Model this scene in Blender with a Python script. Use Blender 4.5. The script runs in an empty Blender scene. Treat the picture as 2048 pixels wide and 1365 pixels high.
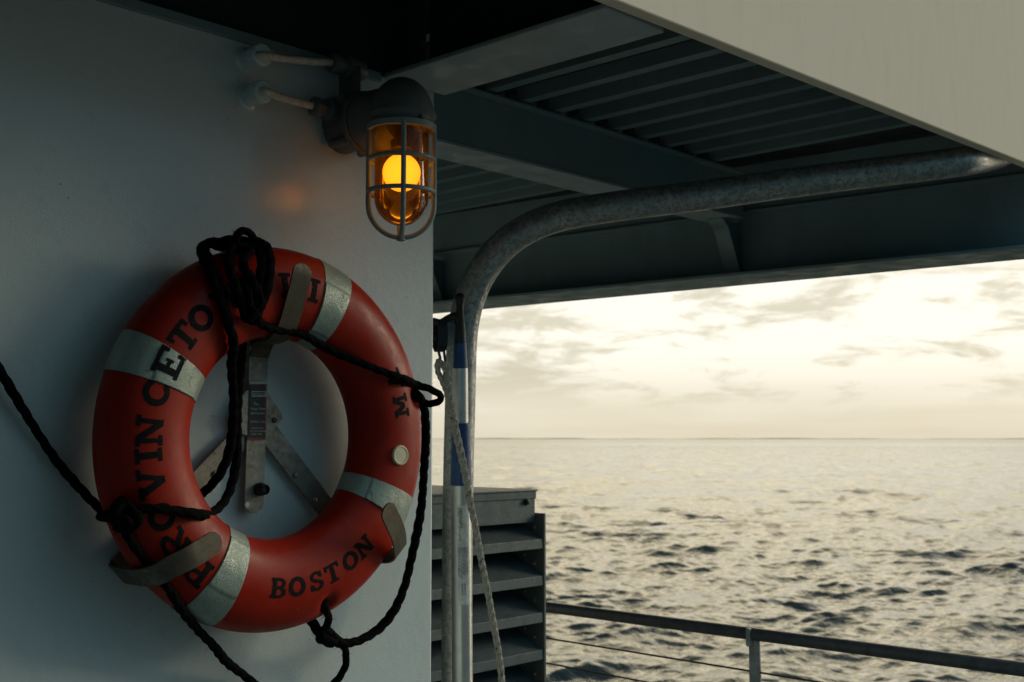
import bpy, math, random
import numpy as np
from mathutils import Vector, Matrix

random.seed(7)
rng = np.random.default_rng(11)
sc = bpy.context.scene
COL = sc.collection
V = Vector

# ------------------------------------------------------------------ camera
# ship frame: X runs along the deckhouse wall, Y outboard->inboard, Z up; the camera is the origin
FPX, CX, CY = 2350.0, 1024.0, 682.5
PSI = math.radians(42.9)
TH = math.atan(194.5 / FPX)
F0 = V((math.cos(PSI), math.sin(PSI), 0))
R_ = V((math.sin(PSI), -math.cos(PSI), 0))
F_ = F0 * math.cos(TH) + V((0, 0, math.sin(TH)))
U_ = R_.cross(F_)
cd = bpy.data.cameras.new('camera')
cam = bpy.data.objects.new('camera', cd)
COL.objects.link(cam)
cam.matrix_world = Matrix(((R_.x, U_.x, -F_.x, 0), (R_.y, U_.y, -F_.y, 0), (R_.z, U_.z, -F_.z, 0), (0, 0, 0, 1)))
cd.sensor_width = 36.0
cd.lens = FPX / 2048 * 36.0
cd.clip_start = 0.05
cd.clip_end = 40000
cd.dof.use_dof = True
cd.dof.focus_distance = 2.35
cd.dof.aperture_fstop = 8.0
sc.camera = cam

# ------------------------------------------------------------------ sky, sun, exposure
SUN_AZ, SUN_EL = math.radians(-23), math.radians(18)      # azimuth from +X towards +Y
SDIR = V((math.cos(SUN_EL) * math.cos(SUN_AZ), math.cos(SUN_EL) * math.sin(SUN_AZ), math.sin(SUN_EL)))
sun = bpy.data.lights.new('sun', 'SUN')
sun.energy = 1.3
sun.angle = math.radians(20)
sun.color = (1.0, 0.88, 0.64)
so = bpy.data.objects.new('sun', sun)
COL.objects.link(so)
so.rotation_euler = SDIR.to_track_quat('Z', 'Y').to_euler()
sc.view_settings.view_transform = 'Standard'
sc.view_settings.look = 'None'
sc.view_settings.exposure = 0.0
sc.view_settings.gamma = 1.0
sc.cycles.blur_glossy = 2.0
sc.cycles.sample_clamp_indirect = 2.0


class NT:
    """small helper to write node trees"""
    def __init__(self, tree):
        self.t = tree
        self.n = tree.nodes
        self.l = tree.links

    def new(self, kind, **kw):
        nd = self.n.new(kind)
        for k, v in kw.items():
            setattr(nd, k, v)
        return nd

    def put(self, sock, v):
        if isinstance(v, bpy.types.NodeSocket):
            self.l.new(v, sock)
        elif isinstance(v, (tuple, list)):
            v = tuple(v)
            if len(v) == 3 and len(sock.default_value) == 4:
                v = v + (1,)
            sock.default_value = v
        else:
            sock.default_value = v

    def math(self, op, a, b=0.0, c=None, clamp=False):
        nd = self.new('ShaderNodeMath', operation=op, use_clamp=clamp)
        self.put(nd.inputs[0], a)
        self.put(nd.inputs[1], b)
        if c is not None:
            self.put(nd.inputs[2], c)
        return nd.outputs[0]

    def sstep(self, x, lo, hi, a=0.0, b=1.0):
        nd = self.new('ShaderNodeMapRange', interpolation_type='SMOOTHSTEP')
        self.put(nd.inputs[0], x)
        for i, v in enumerate((lo, hi, a, b)):
            nd.inputs[1 + i].default_value = v
        return nd.outputs[0]

    def mix(self, f, a, b, blend='MIX'):
        nd = self.new('ShaderNodeMix', data_type='RGBA', blend_type=blend)
        self.put(nd.inputs[0], f)
        self.put(nd.inputs[6], a)
        self.put(nd.inputs[7], b)
        return nd.outputs[2]

    def noise(self, vec, scale, detail=4.0, rough=0.55, dist=0.0):
        nd = self.new('ShaderNodeTexNoise')
        if vec is not None:
            self.l.new(vec, nd.inputs['Vector'])
        nd.inputs['Scale'].default_value = scale
        nd.inputs['Detail'].default_value = detail
        nd.inputs['Roughness'].default_value = rough
        nd.inputs['Distortion'].default_value = dist
        return nd.outputs[0]

    def scale(self, vec, s, loc=(0, 0, 0)):
        nd = self.new('ShaderNodeMapping')
        self.l.new(vec, nd.inputs[0])
        nd.inputs['Scale'].default_value = s
        nd.inputs['Location'].default_value = loc
        return nd.outputs[0]


world = bpy.data.worlds.new('World')
sc.world = world
world.use_nodes = True
w = NT(world.node_tree)
w.n.clear()
D = w.new('ShaderNodeTexCoord').outputs['Generated']
sep = w.new('ShaderNodeSeparateXYZ')
w.l.new(D, sep.inputs[0])
Zd = sep.outputs[2]


def wdot(v):
    nd = w.new('ShaderNodeVectorMath', operation='DOT_PRODUCT')
    w.l.new(D, nd.inputs[0])
    nd.inputs[1].default_value = v
    return nd.outputs['Value']


nish = w.new('ShaderNodeTexSky', sky_type='NISHITA', sun_disc=False)
nish.sun_elevation = SUN_EL
nish.sun_rotation = math.pi / 2 - SUN_AZ
nish.air_density = 1.0
nish.dust_density = 4.0
nishc = w.mix(1.0, nish.outputs[0], (0.08, 0.08, 0.08), 'MULTIPLY')
# overcast: bright cream cloud on the sun's side, dim blue-green cloud away from it
gdir = V((math.cos(math.radians(14)), math.sin(math.radians(14)), 0.30)).normalized()
front = w.sstep(wdot(gdir), 0.28, 0.88)
bk = w.new('ShaderNodeCombineXYZ')
zg = w.math('MULTIPLY_ADD', w.math('MAXIMUM', Zd, 0.0), 3.2, 0.26)      # overcast sky brightens towards the zenith
for i_, k_ in enumerate((0.078, 0.205, 0.270)):
    w.put(bk.inputs[i_], w.math('MULTIPLY', zg, k_))
cl = w.mix(front, bk.outputs[0], (1.22, 1.17, 1.02))
high = w.sstep(Zd, 0.42, 0.95)
cl = w.mix(high, cl, (0.44, 0.50, 0.46))
# thin cloud ahead of the ship, glowing above the height the camera sees
glow_dir = (math.cos(math.radians(25)) * math.cos(PSI - 0.05), math.cos(math.radians(25)) * math.sin(PSI - 0.05), math.sin(math.radians(25)))
glow = w.math('MULTIPLY', w.sstep(wdot(glow_dir), 0.80, 0.99), w.sstep(Zd, 0.12, 0.30))
gl3 = w.new('ShaderNodeCombineXYZ')
for i_, k_ in enumerate((2.1, 1.72, 0.98)):
    w.put(gl3.inputs[i_], w.math('MULTIPLY', glow, k_))
cl = w.mix(1.0, cl, gl3.outputs[0], 'ADD')
# darker cloud shapes, flattened towards the horizon
n1 = w.noise(w.scale(D, (3.4, 3.4, 15.0), (3.1, 0.7, 0.2)), 3.5, 10.0, 0.62, 0.35)
n2 = w.noise(w.scale(D, (3.0, 3.0, 30.0), (1.0, 5.0, 2.0)), 2.0, 6.0, 0.55, 0.1)
lft = w.sstep(wdot((math.cos(PSI + 0.30), math.sin(PSI + 0.30), 0.0)), 0.80, 0.99, 0.0, 0.08)
m1 = w.sstep(w.math('ADD', n1, lft), 0.50, 0.66)
band = w.sstep(Zd, 0.015, 0.06)
m1 = w.math('MULTIPLY', m1, band)
m1 = w.math('MULTIPLY', m1, 0.80)
cl = w.mix(m1, cl, w.mix(1.0, cl, (0.60, 0.575, 0.49), 'MULTIPLY'))
low = w.sstep(Zd, 0.0, 0.085, 1.0, 0.0)
low = w.math('MULTIPLY', low, w.math('MULTIPLY_ADD', n2, 0.5, 0.60), clamp=True)
cl = w.mix(low, cl, w.mix(1.0, cl, (0.68, 0.63, 0.53), 'MULTIPLY'))
tot = w.mix(0.12, cl, nishc)
bg = w.new('ShaderNodeBackground')
w.l.new(tot, bg.inputs[0])
bg.inputs[1].default_value = 1.0
wo = w.new('ShaderNodeOutputWorld')
w.l.new(bg.outputs[0], wo.inputs[0])


# ------------------------------------------------------------------ points from view rays at a chosen real depth
def ray(x, y):
    return F_ + R_ * ((x - CX) / FPX) + U_ * ((CY - y) / FPX)


def onY(x, y, Y):
    r = ray(x, y)
    return r * (Y / r.y)


def onX(x, y, X):
    r = ray(x, y)
    return r * (X / r.x)


def onZ(x, y, z):
    r = ray(x, y)
    return r * (z / r.z)


def atd(x, y, d):
    return ray(x, y) * d


YW = 2.053            # face of the deckhouse wall
XW = 1.933            # its end
ZT = 0.836            # underside of the deck beams
ZDECK = -1.70
ZSEA = -7.0


# ------------------------------------------------------------------ materials
def pbsdf(name):
    m = bpy.data.materials.new(name)
    m.use_nodes = True
    t = NT(m.node_tree)
    t.n.clear()
    p = t.new('ShaderNodeBsdfPrincipled')
    o = t.new('ShaderNodeOutputMaterial')
    t.l.new(p.outputs[0], o.inputs[0])
    return m, t, p, o


def objco(t):
    return t.new('ShaderNodeTexCoord').outputs['Object']


def bump(t, p, h, strength, dist=0.002):
    b = t.new('ShaderNodeBump')
    b.inputs['Strength'].default_value = strength
    b.inputs['Distance'].default_value = dist
    t.put(b.inputs['Height'], h)
    t.l.new(b.outputs[0], p.inputs['Normal'])


def paint(name, col, rough=0.35, dirt=0.25, peel=0.3, peel_scale=260, speck=True, streak=0.0, coat=0.0, wave=0.0, ridges=0.0, coat_rough=0.12):
    m, t, p, o = pbsdf(name)
    co = objco(t)
    big = t.noise(co, 2.3, 5, 0.6)
    mid = t.noise(t.scale(co, (9, 9, 3.0)), 1.0, 5, 0.65)
    c = t.mix(t.sstep(big, 0.35, 0.72, 0, dirt), col, tuple(x * 0.72 for x in col))
    c = t.mix(t.sstep(mid, 0.52, 0.75, 0, dirt), c, (col[0] * 0.74, col[1] * 0.70, col[2] * 0.62))
    if streak:
        st = t.noise(t.scale(co, (16, 16, 0.9)), 1.0, 4, 0.6)
        c = t.mix(t.sstep(st, 0.55, 0.72, 0, streak), c, (0.22, 0.15, 0.09))
    if speck:
        vo = t.new('ShaderNodeTexVoronoi')
        t.l.new(co, vo.inputs['Vector'])
        vo.inputs['Scale'].default_value = 24
        s = t.sstep(vo.outputs['Distance'], 0.035, 0.06, 1, 0)
        s = t.math('MULTIPLY', s, t.sstep(t.noise(co, 5, 2), 0.53, 0.60))
        c = t.mix(t.math('MULTIPLY', s, 0.75), c, (0.09, 0.07, 0.05))
    t.put(p.inputs['Base Color'], c)
    rr = t.noise(co, 14, 4, 0.6)
    t.put(p.inputs['Roughness'], t.sstep(rr, 0.3, 0.7, rough * 0.85, rough * 1.2))
    p.inputs['Coat Weight'].default_value = coat
    p.inputs['Coat Roughness'].default_value = coat_rough
    h = t.math('ADD', t.noise(co, peel_scale, 3, 0.5), t.math('MULTIPLY', t.noise(co, 38, 3, 0.5), 1.3))
    if wave:
        h = t.math('ADD', h, t.math('MULTIPLY', t.noise(co, 4.0, 2, 0.5), wave))
    if ridges:
        rd = t.sstep(t.noise(t.scale(co, (26, 26, 2.2)), 1.0, 4, 0.6), 0.55, 0.72)
        h = t.math('ADD', h, t.math('MULTIPLY', rd, ridges))
    bump(t, p, h, peel, 0.0015)
    return m


def metal(name, col, rust=(0.16, 0.07, 0.03), rust_amt=0.5, rough=0.42, mottle=None, ms=70, metallic=0.85, bs=0.15):
    m, t, p, o = pbsdf(name)
    co = objco(t)
    c = t.mix(t.sstep(t.noise(co, 22, 5, 0.65), 0.3, 0.75), col, tuple(x * 0.6 for x in col))
    if mottle:
        mm = t.noise(co, ms, 5, 0.7, 0.6)
        c = t.mix(t.sstep(mm, 0.46, 0.60), c, mottle)
    r1 = t.noise(co, 55, 5, 0.7)
    r2 = t.noise(co, 9, 3, 0.5)
    rm = t.math('MULTIPLY', t.sstep(r1, 0.5, 0.66), t.sstep(r2, 0.42, 0.62))
    rm = t.math('MULTIPLY', rm, rust_amt)
    c = t.mix(rm, c, rust)
    t.put(p.inputs['Base Color'], c)
    t.put(p.inputs['Metallic'], t.math('MULTIPLY_ADD', rm, -metallic, metallic, clamp=True))
    t.put(p.inputs['Roughness'], t.sstep(t.noise(co, 90, 4, 0.6), 0.3, 0.75, rough * 0.8, min(1, rough * 1.5)))
    bump(t, p, t.math('ADD', r1, t.noise(co, 240, 2)), bs, 0.001)
    return m


def plain(name, col, rough=0.5, metallic=0.0, nscale=40, var=0.2, bs=0.1, spec=0.5):
    m, t, p, o = pbsdf(name)
    co = objco(t)
    n = t.noise(co, nscale, 5, 0.65)
    c = t.mix(t.sstep(n, 0.3, 0.7, 0, 1), tuple(x * (1 - var) for x in col), tuple(min(1, x * (1 + var)) for x in col))
    t.put(p.inputs['Base Color'], c)
    t.put(p.inputs['Roughness'], t.sstep(t.noise(co, nscale * 2.5, 3), 0.3, 0.7, rough * 0.85, min(1, rough * 1.15)))
    p.inputs['Metallic'].default_value = metallic
    p.inputs['Specular IOR Level'].default_value = spec
    bump(t, p, n, bs, 0.001)
    return m


M = {}
M['white'] = paint('white_wall_paint', (0.61, 0.71, 0.73), rough=0.30, dirt=0.16, peel=0.32, coat=0.7, wave=2.0, coat_rough=0.16)
M['fascia'], t_, p_, o_ = pbsdf('white_fascia_paint')
t_.put(p_.inputs['Base Color'], t_.mix(t_.sstep(t_.noise(t_.scale(objco(t_), (30, 30, 6)), 1.0, 5, 0.65), 0.45, 0.8), (0.82, 0.715, 0.59), (0.77, 0.665, 0.54)))
p_.inputs['Roughness'].default_value = 0.85
p_.inputs['Specular IOR Level'].default_value = 0.15
M['beam'] = paint('grey_beam_paint', (0.19, 0.285, 0.31), rough=0.5, dirt=0.5, peel=0.35, speck=False, streak=0.25)
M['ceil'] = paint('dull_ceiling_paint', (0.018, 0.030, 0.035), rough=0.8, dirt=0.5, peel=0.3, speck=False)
M['flange'] = paint('flange_paint_underlit', (0.36, 0.45, 0.48), rough=0.45, dirt=0.6, peel=0.3, speck=False, streak=0.15)  # beam grey made lighter: light from below put into the flange colour
M['deck'] = plain('deck_paint', (0.115, 0.15, 0.16), 0.6, nscale=12, var=0.3)
M['housing'] = paint('grey_housing_paint', (0.13, 0.145, 0.14), rough=0.45, dirt=0.5, peel=0.35, speck=False)
M['guard'] = paint('grey_guard_paint', (0.25, 0.30, 0.29), rough=0.5, dirt=0.5, peel=0.35, speck=False)
M['galv'] = metal('galvanised_steel', (0.52, 0.55, 0.54), rust_amt=0.45, rough=0.40, mottle=(0.25, 0.27, 0.265), ms=75, metallic=0.65, bs=0.45)
M['steel'] = metal('weathered_stainless', (0.36, 0.35, 0.31), rust=(0.16, 0.075, 0.03), rust_amt=0.75, rough=0.45, metallic=0.6, ms=30, mottle=(0.26, 0.25, 0.21))
M['brown'] = metal('stained_strap_steel', (0.13, 0.12, 0.09), rust=(0.13, 0.06, 0.03), rust_amt=0.8, rough=0.5, metallic=0.5, ms=60, mottle=(0.09, 0.08, 0.06))
M['louvre'] = metal('grey_louvre_steel', (0.11, 0.15, 0.165), rust_amt=0.1, rough=0.5, metallic=0.35, ms=90, mottle=(0.09, 0.12, 0.135))
M['rail'] = plain('rail_paint', (0.075, 0.08, 0.09), 0.42, nscale=30, var=0.3)
M['post'] = plain('rail_post_paint', (0.36, 0.38, 0.37), 0.5, nscale=30, var=0.25)
M['wire'] = plain('dark_wire', (0.03, 0.035, 0.04), 0.5, metallic=0.3)
M['rope'] = plain('black_rope_fibre', (0.004, 0.0045, 0.005), 0.95, nscale=400, var=0.6, bs=0.6, spec=0.04)
M['letter'] = plain('black_stencil_paint', (0.003, 0.005, 0.007), 0.8, nscale=120, var=0.5, spec=0.15)
M['blackplastic'] = plain('black_plastic', (0.010, 0.012, 0.014), 0.45, nscale=60, var=0.3)
M['blue'] = plain('blue_grip_plastic', (0.012, 0.065, 0.20), 0.42, nscale=50, var=0.25)
M['alu'] = plain('satin_aluminium', (0.60, 0.63, 0.62), 0.34, metallic=0.75, nscale=25, var=0.08, bs=0.05)
M['whitebutton'] = plain('cream_plastic', (0.72, 0.66, 0.46), 0.4, nscale=30, var=0.12)
M['cable'] = plain('white_cable_jacket', (0.62, 0.60, 0.52), 0.55, nscale=60, var=0.2)
M['stickerblack'] = plain('black_sticker', (0.012, 0.016, 0.018), 0.45)
M['stickerred'] = plain('red_sticker_border', (0.24, 0.04, 0.035), 0.5)
M['stickerprint'] = plain('pale_print', (0.50, 0.55, 0.52), 0.5)
M['labelclear'] = plain('silver_label', (0.64, 0.68, 0.68), 0.5, metallic=0.1)
M['labelprint'] = plain('dark_print', (0.05, 0.08, 0.09), 0.5)
M['land'] = plain('far_dunes', (0.30, 0.29, 0.22), 0.9, nscale=0.01)


def mat_ring():
    m, t, p, o = pbsdf('orange_ring_plastic')
    co = objco(t)
    n = t.noise(co, 6, 5, 0.6)
    c = t.mix(t.sstep(n, 0.35, 0.7), (0.325, 0.013, 0.002), (0.25, 0.010, 0.002))
    sc_ = t.noise(t.scale(co, (40, 40, 160)), 1.0, 5, 0.7)
    c = t.mix(t.sstep(sc_, 0.58, 0.72, 0, 0.55), c, (0.15, 0.012, 0.006))
    fd = t.sstep(t.noise(t.scale(co, (14, 14, 14), (2, 9, 4)), 1.0, 6, 0.75), 0.60, 0.72, 0, 0.4)
    c = t.mix(fd, c, (0.42, 0.05, 0.02))
    vo = t.new('ShaderNodeTexVoronoi')
    t.l.new(co, vo.inputs['Vector'])
    vo.inputs['Scale'].default_value = 30
    s = t.math('MULTIPLY', t.sstep(vo.outputs['Distance'], 0.03, 0.05, 1, 0), t.sstep(t.noise(co, 7, 2), 0.55, 0.62))
    c = t.mix(t.math('MULTIPLY', s, 0.5), c, (0.6, 0.5, 0.4))
    t.put(p.inputs['Base Color'], c)
    p.inputs['Specular IOR Level'].default_value = 0.2
    t.put(p.inputs['Roughness'], t.sstep(t.noise(co, 30, 4, 0.6), 0.3, 0.7, 0.34, 0.50))
    bump(t, p, t.math('ADD', t.noise(co, 180, 3), t.math('MULTIPLY', t.noise(co, 22, 3), 1.5)), 0.12, 0.0015)
    return m


def mat_band():
    m, t, p, o = pbsdf('silver_reflective_tape')
    co = objco(t)
    n = t.noise(co, 16, 5, 0.65)
    c = t.mix(t.sstep(n, 0.35, 0.68), (0.31, 0.38, 0.33), (0.20, 0.26, 0.23))
    v = t.new('ShaderNodeTexVoronoi', feature='DISTANCE_TO_EDGE')
    t.l.new(co, v.inputs['Vector'])
    v.inputs['Scale'].default_value = 300
    c = t.mix(t.sstep(v.outputs[0], 0.03, 0.09, 0.22, 0), c, (0.75, 0.8, 0.75))
    d = t.sstep(t.noise(t.scale(co, (60, 60, 20)), 1.0, 5, 0.7), 0.60, 0.70, 0, 0.6)
    c = t.mix(d, c, (0.10, 0.10, 0.09))
    t.put(p.inputs['Base Color'], c)
    p.inputs['Metallic'].default_value = 0.25
    t.put(p.inputs['Roughness'], t.sstep(n, 0.3, 0.7, 0.28, 0.5))
    bump(t, p, t.math('ADD', t.math('MULTIPLY', t.noise(co, 26, 4, 0.6), 2.5), v.outputs[0]), 0.4, 0.002)
    return m


def mat_whiterope():
    m, t, p, o = pbsdf('white_braided_rope_fibre')
    co = objco(t)
    n = t.noise(co, 160, 4, 0.6)
    c = t.mix(t.sstep(n, 0.35, 0.7), (0.44, 0.42, 0.37), (0.25, 0.24, 0.21))
    f = t.sstep(t.noise(t.scale(co, (150, 150, 70)), 1.0, 2, 0.4), 0.64, 0.70)
    c = t.mix(f, c, (0.05, 0.045, 0.05))
    f2 = t.sstep(t.noise(t.scale(co, (120, 120, 60), (4, 4, 9)), 1.0, 2, 0.4), 0.67, 0.72)
    c = t.mix(f2, c, (0.28, 0.15, 0.07))
    t.put(p.inputs['Base Color'], c)
    p.inputs['Roughness'].default_value = 0.9
    bump(t, p, t.noise(co, 420, 3), 0.5, 0.001)
    return m


def mat_sea():
    m, t, p, o = pbsdf('sea_water')
    co = objco(t)
    p.inputs['Base Color'].default_value = (0.006, 0.022, 0.028, 1)
    ln = t.new('ShaderNodeVectorMath', operation='LENGTH')
    t.l.new(co, ln.inputs[0])
    # ripples too small to resolve far out act as roughness
    t.put(p.inputs['Roughness'], t.sstep(ln.outputs['Value'], 200, 2500, 0.08, 0.26))
    p.inputs['IOR'].default_value = 1.333
    h = t.noise(t.scale(co, (1.5, 1.5, 1)), 1.0, 3, 0.55, 0.4)
    h2 = t.noise(t.scale(co, (0.35, 0.35, 1), (7, 3, 0)), 1.0, 2, 0.5, 0.3)
    h3 = t.noise(t.scale(co, (0.11, 0.11, 1), (3, 8, 0)), 1.0, 1, 0.45, 0.2)
    hh = t.math('ADD', h, t.math('MULTIPLY', h2, 2.2))
    hh = t.math('ADD', hh, t.math('MULTIPLY', h3, 2.5))
    bump(t, p, hh, 0.7, 0.20)
    return m


def mat_amber():
    m = bpy.data.materials.new('amber_glass')
    m.use_nodes = True
    t = NT(m.node_tree)
    t.n.clear()
    o = t.new('ShaderNodeOutputMaterial')
    tr = t.new('ShaderNodeBsdfTransparent')
    t.put(tr.inputs[0], (0.38, 0.135, 0.009))
    gl = t.new('ShaderNodeBsdfGlossy')
    t.put(gl.inputs[0], (1, 1, 1))
    gl.inputs['Roughness'].default_value = 0.06
    fr = t.new('ShaderNodeFresnel')
    fr.inputs[0].default_value = 1.45
    df = t.new('ShaderNodeBsdfTranslucent')
    t.put(df.inputs[0], (0.22, 0.065, 0.003))
    co = objco(t)
    mx0 = t.new('ShaderNodeMixShader')
    t.put(mx0.inputs[0], t.sstep(t.noise(co, 12, 5, 0.6), 0.3, 0.75, 0.05, 0.11))
    t.l.new(tr.outputs[0], mx0.inputs[1])
    t.l.new(df.outputs[0], mx0.inputs[2])
    mx = t.new('ShaderNodeMixShader')
    t.put(mx.inputs[0], t.math('MULTIPLY', fr.outputs[0], 0.55))
    t.l.new(mx0.outputs[0], mx.inputs[1])
    t.l.new(gl.outputs[0], mx.inputs[2])
    t.l.new(mx.outputs[0], o.inputs[0])
    return m


def mat_bulb():
    m, t, p, o = pbsdf('glowing_bulb')
    p.inputs['Base Color'].default_value = (0.9, 0.75, 0.4, 1)
    lw = t.new('ShaderNodeLayerWeight')
    lw.inputs[0].default_value = 0.35
    t.put(p.inputs['Emission Color'], t.mix(lw.outputs['Facing'], (1.0, 0.90, 0.45), (1.0, 0.55, 0.15)))
    p.inputs['Emission Strength'].default_value = 6.0
    return m


M['ring'] = mat_ring()
M['band'] = mat_band()
M['whiterope'] = mat_whiterope()
M['sea'] = mat_sea()
M['amber'] = mat_amber()
M['bulb'] = mat_bulb()


# ------------------------------------------------------------------ mesh helpers
class MB:
    def __init__(self):
        self.v = []
        self.f = []

    def add(self, vs, fs):
        o = len(self.v)
        self.v += [tuple(p) for p in vs]
        self.f += [tuple(i + o for i in f) for f in fs]
        return self

    def box(self, lo, hi):
        x0, y0, z0 = lo
        x1, y1, z1 = hi
        vs = [(x0, y0, z0), (x1, y0, z0), (x1, y1, z0), (x0, y1, z0), (x0, y0, z1), (x1, y0, z1), (x1, y1, z1), (x0, y1, z1)]
        return self.hexa(vs)

    def hexa(self, vs):
        return self.add(vs, [(0, 3, 2, 1), (4, 5, 6, 7), (0, 1, 5, 4), (1, 2, 6, 5), (2, 3, 7, 6), (3, 0, 4, 7)])

    def prism(self, poly, axis_vec):
        """closed polygon (list of Vectors) extruded along a vector"""
        n = len(poly)
        a = V(axis_vec)
        vs = [V(p) for p in poly] + [V(p) + a for p in poly]
        fs = [tuple(range(n - 1, -1, -1)), tuple(range(n, 2 * n))]
        fs += [(i, (i + 1) % n, (i + 1) % n + n, i + n) for i in range(n)]
        return self.add(vs, fs)

    def tube(self, pts, r, n=12, lobes=0, amp=0.0, pitch=0.04, caps=True, phase=0.0):
        pts = [V(p) for p in pts]
        m = len(pts)
        tang = []
        for i in range(m):
            d = pts[min(i + 1, m - 1)] - pts[max(i - 1, 0)]
            tang.append(d.normalized() if d.length > 1e-9 else V((0, 0, 1)))
        t0 = tang[0]
        up = V((0, 0, 1)) if abs(t0.z) < 0.9 else V((1, 0, 0))
        nrm = (up - t0 * up.dot(t0)).normalized()
        vs = []
        s = 0.0
        for i in range(m):
            if i:
                s += (pts[i] - pts[i - 1]).length
                nrm = (nrm - tang[i] * nrm.dot(tang[i])).normalized()
            b = tang[i].cross(nrm)
            rr = r[i] if isinstance(r, (list, tuple)) else r
            for k in range(n):
                a = 2 * math.pi * k / n
                q = rr
                if lobes:
                    q = rr * (1 + amp * abs(math.cos(lobes * 0.5 * (a - 2 * math.pi * s / (pitch * lobes) * 1.0) + phase)) - amp * 0.6)
                vs.append(pts[i] + (nrm * math.cos(a) + b * math.sin(a)) * q)
        fs = []
        for i in range(m - 1):
            for k in range(n):
                k2 = (k + 1) % n
                fs.append((i * n + k, i * n + k2, (i + 1) * n + k2, (i + 1) * n + k))
        if caps:
            fs.append(tuple(range(n - 1, -1, -1)))
            fs.append(tuple(range((m - 1) * n, m * n)))
        return self.add(vs, fs)

    def cyl(self, p0, p1, r0, r1=None, n=20):
        return self.tube([p0, p1], [r0, r0 if r1 is None else r1], n)

    def lathe(self, c, prof, n=32, axis=(0, 0, 1), open_=False):
        """profile list of (radius, height along axis)"""
        ax = V(axis).normalized()
        u = ax.orthogonal().normalized()
        wv = ax.cross(u)
        c = V(c)
        vs = []
        for (r, h) in prof:
            for k in range(n):
                a = 2 * math.pi * k / n
                vs.append(c + ax * h + (u * math.cos(a) + wv * math.sin(a)) * max(r, 1e-5))
        fs = []
        m = len(prof)
        for i in range(m - 1):
            for k in range(n):
                k2 = (k + 1) % n
                fs.append((i * n + k, i * n + k2, (i + 1) * n + k2, (i + 1) * n + k))
        if not open_:
            fs.append(tuple(range(n - 1, -1, -1)))
            fs.append(tuple(range((m - 1) * n, m * n)))
        return self.add(vs, fs)

    def strap(self, pts, wdirs, width, thick, round_end=True):
        """flat bar bent along pts; wdirs = width direction (one or a list)"""
        pts = [V(p) for p in pts]
        m = len(pts)
        rows = []
        L = 0.0
        tot = sum((pts[i + 1] - pts[i]).length for i in range(m - 1))
        for i in range(m):
            if i:
                L += (pts[i] - pts[i - 1]).length
            t = (pts[min(i + 1, m - 1)] - pts[max(i - 1, 0)]).normalized()
            wd = V(wdirs[i] if isinstance(wdirs, list) else wdirs)
            wd = (wd - t * wd.dot(t)).normalized()
            nn = t.cross(wd)
            hw = width / 2
            if round_end:
                rem = tot - L
                rc = width * 0.45
                if rem < rc:
                    hw = width / 2 - rc + math.sqrt(max(0, rc * rc - (rc - rem) ** 2))
                    hw = max(hw, 0.12 * width)
            rows.append([pts[i] + wd * sx * hw + nn * sy * thick / 2 for sx, sy in ((-1, -1), (1, -1), (1, 1), (-1, 1))])
        vs = [p for r in rows for p in r]
        fs = []
        for i in range(m - 1):
            for k in range(4):
                k2 = (k + 1) % 4
                fs.append((i * 4 + k, i * 4 + k2, (i + 1) * 4 + k2, (i + 1) * 4 + k))
        fs.append((3, 2, 1, 0))
        e = (m - 1) * 4
        fs.append((e, e + 1, e + 2, e + 3))
        return self.add(vs, fs)

    def build(self, name, mat, parent=None, smooth=True, bevel=0.0, angle=35, sub=None):
        v = np.array(self.v, dtype=float)
        org = V(ORG[parent.name]) if parent is not None else V(v.mean(0))
        me = bpy.data.meshes.new(name)
        me.from_pydata([(p[0] - org.x, p[1] - org.y, p[2] - org.z) for p in self.v], [], self.f)
        me.materials.append(mat if not isinstance(mat, str) else M[mat])
        me.update()
        import bmesh
        bm = bmesh.new()
        bm.from_mesh(me)
        bmesh.ops.recalc_face_normals(bm, faces=bm.faces)
        bm.to_mesh(me)
        bm.free()
        if smooth:
            me.shade_smooth()
            me.set_sharp_from_angle(angle=math.radians(angle))
        o = bpy.data.objects.new(name, me)
        COL.objects.link(o)
        if parent is not None:
            o.parent = parent
        else:
            o.location = org
        ORG[o.name] = tuple(org)
        if bevel:
            b = o.modifiers.new('bevel', 'BEVEL')
            b.width = bevel
            b.segments = 2
            b.limit_method = 'ANGLE'
            b.angle_limit = math.radians(40)
        return o


ORG = {}


def thing(name, loc, label, cat, group=None):
    o = bpy.data.objects.new(name, None)
    o.empty_display_size = 0.1
    COL.objects.link(o)
    o.location = loc
    ORG[o.name] = tuple(loc)
    return tag(o, label, cat, group)


def tag(o, label, cat, group=None):
    o['label'] = label
    o['category'] = cat
    if group:
        o['group'] = group
    return o


def structure(o):
    o['kind'] = 'structure'
    return o


def smooth_path(ctrl, step=0.006):
    """Catmull-Rom through control points"""
    P = [V(p) for p in ctrl]
    P = [P[0] * 2 - P[1]] + P + [P[-1] * 2 - P[-2]]
    out = []
    for i in range(1, len(P) - 2):
        n = max(2, int((P[i + 1] - P[i]).length / step))
        for k in range(n):
            t = k / n
            a, b, c, d = P[i - 1], P[i], P[i + 1], P[i + 2]
            out.append(0.5 * ((2 * b) + (c - a) * t + (2 * a - 5 * b + 4 * c - d) * t * t + (3 * b - a - 3 * c + d) * t ** 3))
    out.append(P[-2])
    return out


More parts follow.
